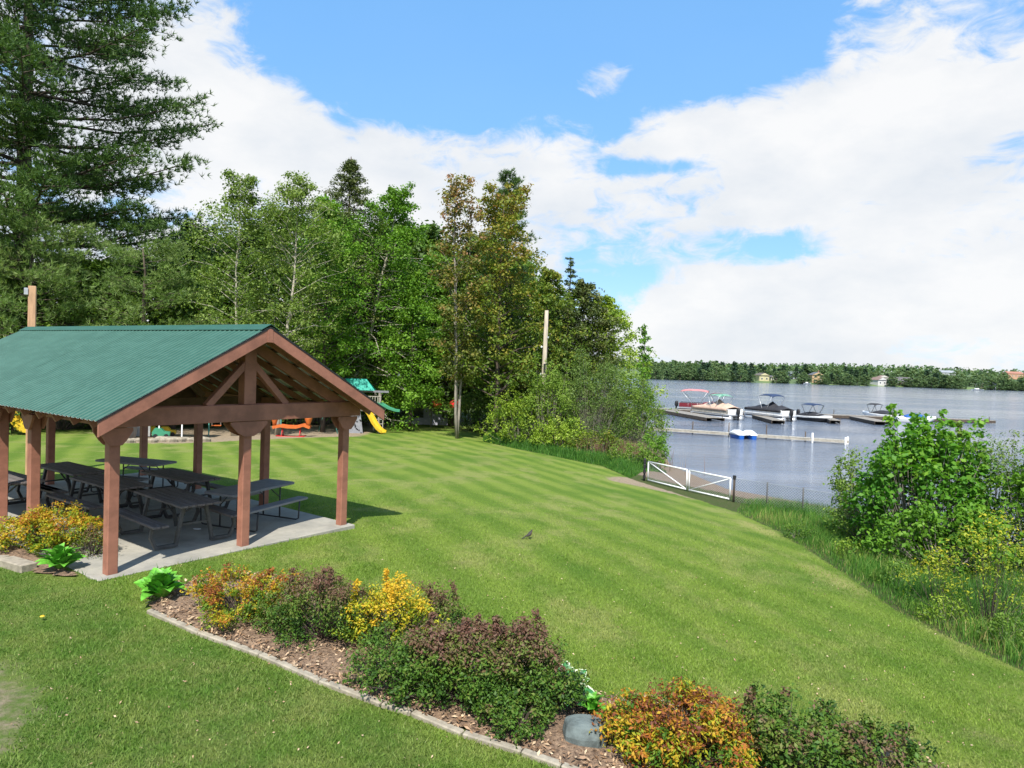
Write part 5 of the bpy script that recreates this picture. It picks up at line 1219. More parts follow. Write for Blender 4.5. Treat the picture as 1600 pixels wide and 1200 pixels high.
# undergrowth under the trees
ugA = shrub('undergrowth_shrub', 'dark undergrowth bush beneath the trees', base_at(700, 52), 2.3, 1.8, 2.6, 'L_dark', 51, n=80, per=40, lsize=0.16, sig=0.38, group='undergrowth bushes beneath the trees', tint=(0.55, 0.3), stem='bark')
UGL = ['', 'at the foot of the huge pine', 'just right of the huge pine trunk, behind the roof', 'behind the toddler slide side of the play area', 'behind the equipment shelter', 'behind the left swing of the teal swing set', 'at the foot of the straight birch',
       'behind the middle of the teal swing set', 'at the foot of the second birch', 'behind the orange rocking glider', 'behind the play tower', 'between the play tower and the pale shed', 'at the foot of the olive maple', 'left of the utility pole beneath the trees', 'in deep shade behind the pale shed, right', 'in deep shade behind the pale shed, left']
ugA['label'] = 'dark undergrowth bush farthest left beneath the trees'
k_ = 0
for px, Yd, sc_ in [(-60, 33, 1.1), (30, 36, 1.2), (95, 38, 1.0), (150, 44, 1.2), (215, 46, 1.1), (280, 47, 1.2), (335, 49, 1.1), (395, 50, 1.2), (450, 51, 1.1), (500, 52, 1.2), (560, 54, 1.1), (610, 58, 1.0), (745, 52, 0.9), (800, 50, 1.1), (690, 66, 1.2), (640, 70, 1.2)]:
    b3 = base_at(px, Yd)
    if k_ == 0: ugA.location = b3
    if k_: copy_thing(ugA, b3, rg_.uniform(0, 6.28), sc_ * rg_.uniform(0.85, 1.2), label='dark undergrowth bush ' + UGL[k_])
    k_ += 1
# things glimpsed between the trunks
p = base_at(676, 60); sh_ = thing('garden_shed', p, 0.1, 'pale shed wall glimpsed between the tree trunks', 'shed')
b_ = MB(); b_.box((0, 0, 1.1), (4.6, 2.5, 2.2)); b_.build('wall', hmat((0.50, 0.50, 0.58)), sh_)
b_ = MB(); b_.prism([(-2.6, 2.2), (2.6, 2.2), (2.2, 2.7), (-2.2, 2.7)], (0, -1.5, 0), (1, 0, 0), (0, 0, 1), (0, 1, 0), 3.0); b_.build('roof', M['grey_board'], sh_)
for x in (-1.2, 1.4):
    b_ = MB(); b_.box((x, -1.28, 1.2), (0.9, 0.08, 1.1)); b_.build('window', M['glass'], sh_)
p = base_at(692, 54); rc = thing('stacked_canoes', p, 0.1, 'red canoes stacked on a rack between the tree trunks', 'canoe rack')
for q, (xx, z_) in enumerate(((-0.5, 1.9), (0.9, 1.85))):
    b_ = MB(); b_.loft([[(xx + w2 * cos(a) * 0.42, y, z_ + w2 * 0.42 * sin(a)) for a in np.linspace(0, 2 * pi, 11)[:-1]] for y, w2 in ((-1.8, 0.1), (-1.2, 0.7), (0, 1), (1.2, 0.7), (1.8, 0.1))]); b_.build('canoe_hull', M['red_plastic' if q else 'orange_plastic'], rc, smooth=True)
b_ = MB(); b_.box((0.2, 0, 1.35), (2.6, 0.1, 0.1)); b_.box((-0.9, 0, 0.7), (0.1, 0.1, 1.4)); b_.box((1.3, 0, 0.7), (0.1, 0.1, 1.4)); b_.build('rack', M['bark_grey'], rc)

# ------------------------------------------------------------------ lakeside shrubs, left mass
def sb(px, py, Yd): p = at_y(px, py, Yd); return (p.x, p.y, gz(p.x, p.y))
gl_ = 'wild shrubs at the lake end of the lawn'
shrub('lakeside_shrub', 'bright yellow green bush at the lawn corner, left end of the lakeside thicket', sb(812, 690, 41.5), 2.1, 1.6, 3.0, 'L_lime', 61, n=130, per=54, lsize=0.13, sig=0.26, tint=(0.5, 0.2), zpow=0.9)
shrub('lakeside_shrub', 'tall green bush directly in front of the utility pole', sb(855, 690, 41), 2.0, 1.5, 4.5, 'L_shrub', 62, n=170, per=56, lsize=0.12, sig=0.28, tint=(0.65, 0.2), shoots=3)
shrub('lakeside_shrub', 'low bright bush in the middle front of the lakeside thicket', sb(880, 697, 39.5), 1.9, 1.2, 1.7, 'L_lime', 63, n=90, per=50, lsize=0.13, sig=0.24, tint=(0.45, 0.3))
shrub('lakeside_shrub', 'wide grey green willow bush, the largest in the lakeside thicket', sb(925, 690, 42), 3.0, 2.0, 5.3, 'L_grey', 64, n=300, per=58, lsize=0.12, sig=0.30, tint=(0.35, 0.15), shoots=4, aspect=0.32)
shrub('lakeside_shrub', 'dense green bush beside the sapling over the water', sb(985, 688, 43), 2.2, 1.6, 4.6, 'L_shrub', 65, n=200, per=56, lsize=0.12, sig=0.30, tint=(0.55, 0.2), shoots=2)
shrub('lakeside_shrub', 'greyish bush leaning over the water at the right end of the thicket', sb(1003, 690, 47), 1.5, 1.3, 4.2, 'L_grey', 66, n=130, per=54, lsize=0.12, sig=0.28, tint=(0.5, 0.1), aspect=0.32)
shrub('lakeside_shrub', 'small dark stemmed bush at the waterline above the gate', sb(1022, 732, 36.5), 0.85, 0.8, 1.7, 'L_maple', 67, n=60, per=36, lsize=0.11, sig=0.18, tint=(0.55, 0.2))
shrub('lakeside_shrub', 'low bush between the reeds and the gate', sb(985, 740, 35.5), 1.2, 0.7, 1.1, 'L_shrub', 68, n=60, per=36, lsize=0.10, sig=0.18, tint=(0.5, 0.2))
shrub('lakeside_shrub', 'low leafy bush hiding the foot of the thicket above the tall grass', sb(935, 712, 38.5), 1.9, 0.9, 1.5, 'L_olive', 69, n=80, per=40, lsize=0.11, sig=0.22, tint=(0.4, 0.2))
# ------------------------------------------------------------------ right hand shrubs
shrub('lakeside_shrub', 'big broad leaved bush with tall shoots in the right hand thicket', sb(1435, 858, 18.3), 2.0, 1.25, 3.25, 'L_big', 71, n=270, per=30, lsize=0.13, sig=0.24, tint=(0.45, 0.35), dome=0.85, shoots=10, aspect=0.72, stem_r=0.012)
shrub('lakeside_shrub', 'smaller bush at the left end of the right hand thicket beside the fence', sb(1352, 838, 20), 1.25, 1.0, 2.35, 'L_shrub', 72, n=150, per=40, lsize=0.085, sig=0.20, tint=(0.5, 0.3), shoots=2, stem_r=0.010)
shrub('lakeside_shrub', 'grey green bush behind the yellow one, right of the broad leaved bush', sb(1545, 850, 18.5), 1.7, 1.2, 2.9, 'L_grey', 73, n=220, per=50, lsize=0.065, sig=0.24, tint=(0.42, 0.2), shoots=2, aspect=0.5, stem_r=0.010)
shrub('lakeside_shrub', 'tall green bush cut off by the right edge of the picture', sb(1630, 860, 17.5), 1.3, 1.2, 3.3, 'L_maple', 74, n=110, per=36, lsize=0.11, sig=0.24, tint=(0.5, 0.2), shoots=3, aspect=0.7, stem_r=0.012)
shrub('lakeside_shrub', 'dark leafy bush low down between the broad leaved bush and the grass', sb(1470, 872, 16.8), 2.0, 0.8, 1.4, 'L_maple', 75, n=150, per=32, lsize=0.10, sig=0.18, tint=(0.35, 0.3), aspect=0.7)
broad_tree('lakeside_sapling', 'thin spindly sapling with loose leaves sticking out above the right hand bushes', 'sapling', sb(1495, 850, 18.8), 4.0, 1.4, 0.55, P_tall, 'bark_grey', 'L_shrub', 76, nl=18, per=15, lsize=0.10, sig=0.16, tr=0.022, tint=0.6, tw=3, up=0.9)
broad_tree('lakeside_sapling', 'single leafy shoot sticking up left of the spindly sapling', 'sapling', sb(1418, 850, 18.6), 3.7, 2.0, 0.45, P_tall, 'bark_grey', 'L_maple', 77, nl=9, per=14, lsize=0.12, sig=0.13, tr=0.018, tint=0.7, tw=2, up=0.7)
shrub('golden_shrub', 'open yellow leaved shrub with arching bare stems at the right edge of the lawn', sb(1545, 985, 12.3), 1.4, 0.95, 1.8, 'L_yellow', 81, n=110, per=22, lsize=0.05, sig=0.14, tint=(0.30, 0.6), base_gap=0.22, stem_r=0.004, stem='bark', hollow=0.1)
shrub('golden_shrub', 'smaller yellow shrub branch arching over the tall grass', sb(1462, 960, 13.2), 0.55, 0.5, 1.1, 'L_yellow', 82, n=36, per=24, lsize=0.05, sig=0.10, tint=(0.45, 0.4), base_gap=0.3, stem_r=0.004, stem='bark', hollow=0.1)

# ------------------------------------------------------------------ planting bed
BED_F = [(222, 948), (233, 957), (312, 992), (407, 1026), (500, 1067), (597, 1103), (644, 1117), (723, 1150), (815, 1178), (877, 1200), (960, 1232), (1060, 1275)]
BED_B = [(225, 945), (270, 915), (350, 895), (470, 905), (600, 950), (760, 985), (880, 1040), (920, 1085), (1050, 1095), (1200, 1120), (1330, 1150), (1440, 1180), (1500, 1215), (1500, 1275)]
bf = [gp(*p) for p in BED_F]; bb = [gp(*p) for p in BED_B]
BED = np.array([tuple(p.xy) for p in bf] + [tuple(p.xy) for p in reversed(bb)])
# a filled sheet a little above the lawn
gxx = np.arange(BED[:, 0].min(), BED[:, 0].max(), 0.09); gyy = np.arange(BED[:, 1].min(), BED[:, 1].max(), 0.09)
GX, GY = np.meshgrid(gxx, gyy); inb = inside(GX, GY, BED); dbd = np.abs(poly_dist(GX, GY, BED, True))
rng = np.random.default_rng(9)
GZ_ = height(GX, GY) + 0.012 + 0.05 * sm(dbd / 0.4) + rng.normal(size=GX.shape) * 0.008
idx = np.arange(GX.size).reshape(GX.shape); q_ = np.stack([idx[:-1, :-1], idx[:-1, 1:], idx[1:, 1:], idx[1:, :-1]], -1).reshape(-1, 4)
ok = inb.ravel()[q_].all(1)
fast('mulch_bed', np.stack([GX, GY, GZ_], -1).reshape(-1, 3), q_[ok], M['mulch'], smooth=True, kind='structure')
n = 9000; PX = rng.uniform(BED[:, 0].min(), BED[:, 0].max(), n * 3); PY = rng.uniform(BED[:, 1].min(), BED[:, 1].max(), n * 3); k_ = inside(PX, PY, BED); PX, PY = PX[k_][:n], PY[k_][:n]
C = np.stack([PX, PY, height(PX, PY) + 0.055 + 0.012 * rng.uniform(size=len(PX))], 1)
V, F_ = leaf_quads(rng, C, 0.055, aspect=0.4, up=1.5); ch = fast('bark_chips', V, F_, M['chip'], rng.uniform(0, 1, len(C))); tag(ch, 'loose pale bark chips spread over the planting bed', 'bark mulch', kind='stuff')
def edging(pts, name, label, wd=0.085, h=0.05, ln=1.15):
    r_ = thing(name, pts[0], 0, label, 'edging'); O = Vector(pts[0])
    for i in range(len(pts) - 1):
        a, b2 = Vector(pts[i]), Vector(pts[i + 1]); d = b2 - a; n_ = max(1, round(d.length / ln))
        for k in range(n_):
            p0 = a + d * (k / n_) - O; p1 = a + d * ((k + 1) / n_) - O; e_ = (p1 - p0).normalized() * 0.006
            b_ = MB(); b_.beam(p0 + e_ + Vector((0, 0, h / 2 - 0.03)), p1 - e_ + Vector((0, 0, h / 2 - 0.03)), wd, h + 0.06); b_.build('edging_block', M['block'], r_, bevel=0.012)
edging([(p.x, p.y, gz(p.x, p.y)) for p in bf[1:]], 'garden_edging', 'narrow concrete edging along the front of the planting bed')
edging([gp(-60, 880), gp(8, 882), gp(46, 893)], 'garden_edging', 'short piece of concrete edging beside the orange shrub at the left edge', 0.24, 0.12)
# mulch under the left bush
LB = np.array([tuple(gp(*p).xy) for p in ((-60, 878), (10, 884), (50, 897), (100, 905), (160, 905), (165, 880), (150, 835), (60, 800), (-80, 800))])
gxx = np.arange(LB[:, 0].min(), LB[:, 0].max(), 0.09); gyy = np.arange(LB[:, 1].min(), LB[:, 1].max(), 0.09); GX, GY = np.meshgrid(gxx, gyy)
GZ_ = height(GX, GY) + 0.03 + rng.normal(size=GX.shape) * 0.008
lx_ = (GX - A0.x) * gx.x + (GY - A0.y) * gx.y
idx = np.arange(GX.size).reshape(GX.shape); q_ = np.stack([idx[:-1, :-1], idx[:-1, 1:], idx[1:, 1:], idx[1:, :-1]], -1).reshape(-1, 4); ok = (inside(GX, GY, LB) & (lx_ < -0.32)).ravel()[q_].all(1)
fast('mulch_bed', np.stack([GX, GY, GZ_], -1).reshape(-1, 3), q_[ok], M['mulch'], smooth=True, kind='structure')

def sx(name_px, bot, top, wpx, depthf=0.8):
    g = gp(name_px, bot); s_ = g.y / FPX; return g, wpx / 2 * s_, wpx / 2 * s_ * depthf, max(0.3, (bot - top) * s_ * 0.93)
def spirea(label, px, bot, top, wpx, leaf, seed, n, per, ls, sig, df=0.85, back=0.0, **kw):
    g, rx, ry, h = sx(px, bot, top, wpx, df); g = Vector((g.x, g.y + ry * 0.75, 0)); g.z = gz(g.x, g.y) + 0.03; rx *= 1.24; ry *= 1.15; h *= 0.82; kw.setdefault('dome', 0.30)
    return shrub('spirea_shrub', label, g, rx, ry, h, leaf, seed, n=n, per=per, lsize=ls, sig=sig, stem_r=0.005, stem='bark', **kw)
def t_orange(c, r): return np.clip(0.42 + 0.70 * (c[:, 2] / c[:, 2].max() - 0.5) + r.normal(size=len(c)) * 0.22, 0, 1)
def t_purple(c, r): zf = c[:, 2] / c[:, 2].max(); return np.clip(0.22 + 0.80 * np.clip((zf - 0.42) / 0.45, 0, 1) + r.normal(size=len(c)) * 0.13, 0, 1)
spirea('orange and yellow spirea at the left end of the long bed', 362, 985, 893, 150, 'L_orange', 101, 200, 66, 0.035, 0.075, tintfn=t_orange, flat=0.8)
spirea('brownish purple spirea between the orange one and the golden one', 492, 1020, 897, 150, 'L_purple', 102, 230, 54, 0.032, 0.08, tintfn=t_purple, shoots=8)
spirea('golden yellow spirea in the middle of the bed', 600, 1030, 915, 130, 'L_gold', 103, 160, 54, 0.036, 0.075, tint=(0.55, 0.7), shoots=5)
spirea('small green spirea in front of the golden one', 615, 1085, 1000, 150, 'L_purple', 109, 120, 44, 0.036, 0.07, tint=(0.30, 0.2))
spirea('largest spirea, green below and purple brown on top, in the middle of the bed', 750, 1128, 982, 262, 'L_purple', 104, 460, 70, 0.038, 0.085, tintfn=t_purple, shoots=7, df=0.62)
spirea('low green spirea sprawling towards the rock', 808, 1165, 1095, 110, 'L_purple', 105, 80, 44, 0.036, 0.06, tint=(0.28, 0.2))
spirea('orange red and lime spirea right of the grey rock', 1078, 1225, 1106, 225, 'L_orange', 106, 330, 60, 0.042, 0.08, tintfn=lambda c, r: np.clip(0.45 + 0.6 * (c[:, 2] / c[:, 2].max() - 0.5) + r.normal(size=len(c)) * 0.32, 0, 1), df=0.7, aspect=0.45)
spirea('green and reddish spirea at the bottom edge, right of the orange red one', 1245, 1235, 1115, 190, 'L_purple', 107, 190, 50, 0.044, 0.075, tintfn=lambda c, r: np.clip(0.35 + r.normal(size=len(c)) * 0.25 + 0.3 * (c[:, 2] / c[:, 2].max() - 0.5), 0, 1), shoots=6)
spirea('small reddish spirea at the right end of the bed', 1385, 1245, 1150, 150, 'L_purple', 108, 120, 44, 0.044, 0.07, tintfn=lambda c, r: np.clip(0.5 + r.normal(size=len(c)) * 0.25, 0, 1), shoots=3)
spirea('tiny green spirea filling the gap between the orange and the purple one', 435, 1005, 930, 80, 'L_purple', 112, 70, 44, 0.032, 0.06, tint=(0.4, 0.3))
spirea('loose brownish spirea at the back between the golden and the largest one', 668, 1010, 925, 110, 'L_purple', 113, 110, 40, 0.034, 0.08, tintfn=t_purple, shoots=5)
spirea('yellow and orange spirea in front of the pavilion at the left edge', 48, 868, 800, 150, 'L_orange', 110, 210, 58, 0.045, 0.085, tint=(0.36, 0.3), df=0.8)
spirea('loose dry brownish shrub between the left spirea and the corner post', 132, 880, 820, 60, 'L_purple', 111, 60, 18, 0.035, 0.09, tint=(0.62, 0.3), shoots=4)
# hostas
def hosta_leaf_mesh(margin):
    b_ = MB(); n = 6
    for i in range(n):
        pass
    L_ = 1.0; rows = []
    for i in range(n + 1):
        u_ = i / n; w_ = 0.30 * sin(pi * min(1, u_ * 0.94 + 0.06)) ** 0.75 * (1 if u_ < 0.6 else 1 - 0.25 * (u_ - 0.6)); x = u_ * L_; z = 0.30 * sin(u_ * 2.2) - 0.10 * u_ ** 2
        if i == n: w_ = 0.01
        rows.append([(x, -w_, z + w_ * 0.35), (x, -w_ * 0.72, z + w_ * 0.22), (x, 0, z), (x, w_ * 0.72, z + w_ * 0.22), (x, w_, z + w_ * 0.35)])
    n0 = len(b_.v)
    for r_ in rows: b_.v += r_
    for i in range(n):
        for j in range(4):
            b_.mi = 1 if (margin and j in (0, 3)) else 0; b_.face((n0 + i * 5 + j, n0 + (i + 1) * 5 + j, n0 + (i + 1) * 5 + j + 1, n0 + i * 5 + j + 1))
    return b_
hl = {}
def hosta(label, px, py, ln, n, seed, margin=False, mats=None):
    g = gp(px, py); g.z += 0.03; r_ = thing('hosta_plant', g, 0, label, 'plant'); rg_ = random.Random(seed); mats = mats or [M['hosta'], M['hosta_white']]
    key = (margin, mats[0].name)
    for k in range(n):
        if key not in hl: o = hosta_leaf_mesh(margin).build('leaf', mats, r_, smooth=True); hl[key] = o.data
        else: o = link('leaf', hl[key], r_)
        t_ = k / n; az = k * 2.4 + rg_.uniform(-.3, .3); el = radians(8 + 62 * t_ + rg_.uniform(-8, 8)); s_ = ln * rg_.uniform(0.75, 1.1)
        o.rotation_euler = (rg_.uniform(-.4, .4), -el, az); o.location = (cos(az) * ln * 0.16 * (1 - t_), sin(az) * ln * 0.16 * (1 - t_), 0.02 + 0.18 * ln * t_); o.scale = (s_, s_ * 0.95, s_)
hosta('bright green hosta at the left end of the long bed', 252, 938, 0.36, 34, 1, mats=[M['hosta'], M['hosta']])
hosta('bright green hosta left of the pavilion corner post', 93, 893, 0.34, 32, 2, mats=[M['hosta'], M['hosta']])
hosta('hosta with white edged leaves behind the grey rock', 884, 1098, 0.33, 28, 3, True, [M['hosta_dark'], M['hosta_white']])
hosta('small lime green hosta just behind the grey rock', 925, 1122, 0.20, 18, 4, mats=[M['hosta'], M['hosta']])
# rock
g = gp(914, 1168); rng3 = np.random.default_rng(3); b_ = MB(); base = [(0.225, -0.12), (0.24, 0.08), (0.12, 0.17), (-0.12, 0.17), (-0.25, 0.08), (-0.24, -0.10), (-0.08, -0.17), (0.12, -0.17)]
b_.loft([[(x * 1.0, y, -0.05) for x, y in base], [(x * 1.0 + 0.01, y * 1.0, 0.14) for x, y in base], [(x * 0.84 - 0.01, y * 0.85 + 0.03, 0.25) for x, y in base], [(x * 0.66, y * 0.66 + 0.05, 0.27) for x, y in base]])
o = b_.build('rock', M['rock'], smooth=False, bevel=0.018); o.location = (g.x, g.y + 0.05, g.z); o.scale = (0.9, 0.9, 0.9); tag(o, 'grey flat topped rock in the planting bed beside the orange red spirea', 'rock')
sbv = o.modifiers.new('sub', 'SUBSURF'); sbv.levels = 2; sbv.render_levels = 2; sbv.subdivision_type = 'SIMPLE'
tx = bpy.data.textures.new('rock_noise', 'CLOUDS'); tx.noise_scale = 0.16; dm_ = o.modifiers.new('disp', 'DISPLACE'); dm_.texture = tx; dm_.strength = 0.03; dm_.mid_level = 0.5

# bird on the lawn
g = gp(827, 842); BIRD = 1
bd = thing('robin_bird', g, radians(35), 'small dark robin standing upright on the lawn', 'bird')
b_ = MB(); rings = []
for (x, z, r_) in ((-0.15, 0.075, 0.006), (-0.09, 0.09, 0.022), (-0.05, 0.10, 0.040), (0.0, 0.125, 0.052), (0.035, 0.155, 0.046), (0.055, 0.185, 0.030), (0.07, 0.205, 0.030), (0.082, 0.222, 0.022), (0.088, 0.232, 0.006)):
    rings.append([(x + 0.0 * cos(a), r_ * sin(a), z + r_ * cos(a)) for a in np.linspace(0, 2 * pi, 11)[:-1]])
b_.loft(rings); body = b_.build('body', M['feather'], bd, smooth=True)
b_ = MB(); b_.loft([[(0.02 + x, r_ * sin(a), z + r_ * cos(a)) for a in np.linspace(0, 2 * pi, 9)[:-1]] for x, z, r_ in ((-0.02, 0.105, 0.02), (0.01, 0.12, 0.044), (0.035, 0.15, 0.038), (0.045, 0.175, 0.015))]); b_.build('breast', M['feather_red'], bd, smooth=True)
b_ = MB(); b_.loft([[(x, r_ * sin(a), z + r_ * cos(a)) for a in np.linspace(0, 2 * pi, 7)[:-1]] for x, z, r_ in ((0.085, 0.205, 0.010), (0.12, 0.203, 0.002))]); b_.build('beak', M['yellow_plastic'], bd)
b_ = MB(); b_.hexa([(-0.24, -0.018, 0.03), (-0.12, -0.02, 0.07), (-0.12, 0.02, 0.07), (-0.24, 0.018, 0.03), (-0.24, -0.018, 0.036), (-0.12, -0.02, 0.085), (-0.12, 0.02, 0.085), (-0.24, 0.018, 0.036)]); b_.build('tail', M['feather'], bd)
for y in (-0.02, 0.02):
    b_ = MB(); b_.tube([(0, y, 0.09), (0.01, y, 0.0)], 0.004, 5); b_.tube([(-0.015, y, 0.004), (0.035, y, 0.004)], 0.003, 4); b_.build('leg', M['dark'], bd)

bd.scale = (0.85,) * 3
# ------------------------------------------------------------------ grass
rng = np.random.default_rng(77)
SLB = np.array([tuple(loc2w(x, y).xy) for x, y in ((-0.27, -0.22), (W + 0.19, -0.22), (W + 0.19, 8.98), (-0.27, 8.98))])
def sample(n, x0, x1, y0, y1, falloff=9.0):
    X_ = rng.uniform(x0, x1, n); Y_ = rng.uniform(y0, y1, n); d_ = np.sqrt(X_ ** 2 + Y_ ** 2 + 9); k_ = rng.uniform(0, 1, n) < np.minimum(1, (7.5 / d_) ** 2.0)
    k_ &= (np.abs(X_) < Y_ * 0.82 + 0.6); return X_[k_], Y_[k_]
X_, Y_ = sample(2600000, -12, 16, 4.2, 24)
k_ = inside(X_, Y_, LAWN) & ~inside(X_, Y_, BED) & ~inside(X_, Y_, SLB) & ~inside(X_, Y_, LB)
wd_ = np.abs(poly_dist(X_, Y_, WORN, True)); k_ &= ~(inside(X_, Y_, WORN) & (rng.uniform(size=len(X_)) < wd_ * 3 + 0.3))
X_, Y_ = X_[k_], Y_[k_]
patch = 0.5 + 0.5 * np.sin(X_ * 2.3 + 1.7 * np.sin(Y_ * 1.1)) * np.cos(Y_ * 2.9 + X_)
k_ = rng.uniform(size=len(X_)) < sm((24 - Y_) / 12.0); X_, Y_, patch = X_[k_], Y_[k_], patch[k_]
P = np.stack([X_, Y_, height(X_, Y_) - 0.004], 1); n = len(P); a = rng.uniform(0, 2 * pi, n); wv = rng.uniform(0.005, 0.009, n)
s_ = np.stack([np.cos(a) * wv, np.sin(a) * wv, np.zeros(n)], 1); h_ = rng.uniform(0.02, 0.045, n) * (0.8 + 0.5 * patch); bn = rng.normal(size=(n, 3)) * 0.55 * h_[:, None]; bn[:, 2] = h_
V = np.empty((n, 3, 3)); V[:, 0] = P - s_; V[:, 1] = P + s_; V[:, 2] = P + bn
o = fast('lawn_grass', V.reshape(-1, 3), np.arange(3 * n).reshape(-1, 3), M['blade'], rng.uniform(0, 1, n)); tag(o, 'short mown grass blades of the near lawn', 'grass', kind='stuff')
print('lawn blades', n)
# tall uncut grass on the bank
TG = np.array([tuple(e.xy) for e in EDGE[5:]] + [(9.6, 4), (14, 4), (17, 15), (16.5, 20), (15.6, 25.5), (12.2, 28.4), (9.6, 27.6)])
X_ = rng.uniform(6, 18, 300000); Y_ = rng.uniform(4, 29, 300000); k_ = inside(X_, Y_, TG) & (X_ < Y_ * 0.85 + 0.6); dT = np.abs(poly_dist(X_, Y_, TG, True)); X_, Y_, dT = X_[k_], Y_[k_], dT[k_]
clump = 0.55 + 0.45 * np.sin(X_ * 3.1 + 2 * np.sin(Y_ * 2.0)) * np.cos(Y_ * 3.7 + X_ * 1.3)
k_ = rng.uniform(size=len(X_)) < np.clip((11 / np.hypot(X_, Y_)) ** 1.2, 0, 1) * (0.6 + 0.4 * clump); X_, Y_, dT, clump = X_[k_], Y_[k_], dT[k_], clump[k_]
hh_ = (0.09 + 0.24 * sm(dT / 0.6)) * rng.uniform(0.4, 1.3, len(X_)) * (0.5 + 0.8 * clump)
V, F_ = blades(rng, np.stack([X_, Y_, height(X_, Y_) - 0.01], 1), hh_, rng.uniform(0.008, 0.016, len(X_)), 0.30)
T = np.repeat(np.clip(0.52 + 0.24 * rng.normal(size=len(X_)) + 0.30 * np.sin(X_ * 0.9 + 1.3 * np.sin(Y_ * 0.7)) * np.sin(Y_ * 1.2), 0, 1), 3)
o = fast('tall_grass', V, F_, M['L_grass'], T); tag(o, 'tall uncut green grass on the bank between the right lawn edge and the bushes', 'tall grass', kind='stuff'); print('tall', len(X_))
# tall grass in front of the left thicket, down to the gate
TL = np.array([tuple(e.xy) for e in EDGE[:4]] + [tuple(gp(*p).xy) for p in ((1003, 738),)] + [(8.6, 37), (8.5, 42), (4, 47), (-2, 50)])
X_ = rng.uniform(-6, 10, 200000); Y_ = rng.uniform(28, 52, 200000); k_ = inside(X_, Y_, TL); dT = np.abs(poly_dist(X_, Y_, TL, True))[k_]; X_, Y_ = X_[k_], Y_[k_]; k_ = rng.uniform(size=len(X_)) < 0.6; X_, Y_, dT = X_[k_], Y_[k_], dT[k_]
hh_ = (0.15 + 0.45 * sm(dT / 0.7)) * rng.uniform(0.6, 1.2, len(X_))
V, F_ = blades(rng, np.stack([X_, Y_, height(X_, Y_)], 1), hh_, rng.uniform(0.02, 0.035, len(X_)), 0.25)
o = fast('tall_grass', V, F_, M['L_grass'], np.repeat(np.clip(0.35 + 0.2 * rng.normal(size=len(X_)), 0, 1), 3)); tag(o, 'tall green grass strip at the foot of the lakeside thicket', 'tall grass', kind='stuff'); print('tallL', len(X_))
# dead reeds
c_ = sb(962, 705, 39.5); n = 2600; X_ = c_[0] + rng.normal(size=n) * 1.2; Y_ = c_[1] + rng.normal(size=n) * 0.8
V, F_ = blades(rng, np.stack([X_, Y_, height(X_, Y_)], 1), rng.uniform(0.7, 1.5, n), rng.uniform(0.02, 0.03, n), 0.12)
o = fast('dry_reeds', V, F_, M['L_reed'], np.repeat(rng.uniform(0, 1, n), 3)); tag(o, 'patch of reddish brown dead reeds below the lakeside bushes', 'reeds', kind='stuff')
# grass tufts round the slab and post feet, fence foot
X_ = rng.uniform(-7, 13, 60000); Y_ = rng.uniform(9, 30, 60000); ds = np.abs(poly_dist(X_, Y_, SLB, True)); k_ = (ds < 0.07) & ~inside(X_, Y_, SLB); X_, Y_ = X_[k_], Y_[k_]
V, F_ = blades(rng, np.stack([X_, Y_, height(X_, Y_)], 1), rng.uniform(0.04, 0.1, len(X_)), np.full(len(X_), 0.012), 0.4)
o = fast('edge_grass', V, F_, M['L_grass'], np.repeat(rng.uniform(0.2, 1, len(X_)), 3)); tag(o, 'longer grass along the edge of the concrete floor', 'grass', kind='stuff')
# scattered dry leaf bits and clover flecks on the near lawn
X_ = rng.uniform(-9, 11, 9000); Y_ = rng.uniform(4.4, 15, 9000); k_ = inside(X_, Y_, LAWN) & ~inside(X_, Y_, BED) & ~inside(X_, Y_, SLB) & ~inside(X_, Y_, LB) & (rng.uniform(size=9000) < 0.30 * np.minimum(1, (7 / Y_) ** 1.5)); X_, Y_ = X_[k_], Y_[k_]
V, F_ = leaf_quads(rng, np.stack([X_, Y_, height(X_, Y_) + 0.03], 1), 0.028, aspect=0.55, up=1.2)
o = fast('lawn_litter', V, F_, M['chip'], rng.uniform(0.3, 1, len(X_))); tag(o, 'tiny dry leaf scraps scattered over the near lawn', 'leaf litter', kind='stuff')
# weeds among the tall grass
for q, (px, py, nm_) in enumerate(((1245, 842, 'at the gate end of the tall grass'), (1330, 872, 'below the fence end bush'), (1400, 915, 'in the middle of the tall grass strip'), (1480, 975, 'near the lawn edge below the yellow shrub'), (1570, 1010, 'at the right edge of the picture near the lawn'))):
    g = gp(px, py); shrub('weed_clump', 'low leafy weed clump ' + nm_, g, 0.5, 0.35, 0.45, 'L_lime' if q % 2 else 'L_shrub', 140 + q, n=36, per=24, lsize=0.05, sig=0.10, cat='weed', tint=(0.35, 0.3), stem_r=0.003)
# dandelion
g = gp(66, 970); b_ = MB(); b_.loft([[(cos(a) * r_, sin(a) * r_, z) for a in np.linspace(0, 2 * pi, 11)[:-1]] for z, r_ in ((0.05, 0.012), (0.058, 0.03), (0.068, 0.022))]); o = b_.build('dandelion_flower', M['yellow_plastic']); o.location = g; tag(o, 'single yellow dandelion in the near lawn at lower left', 'flower')

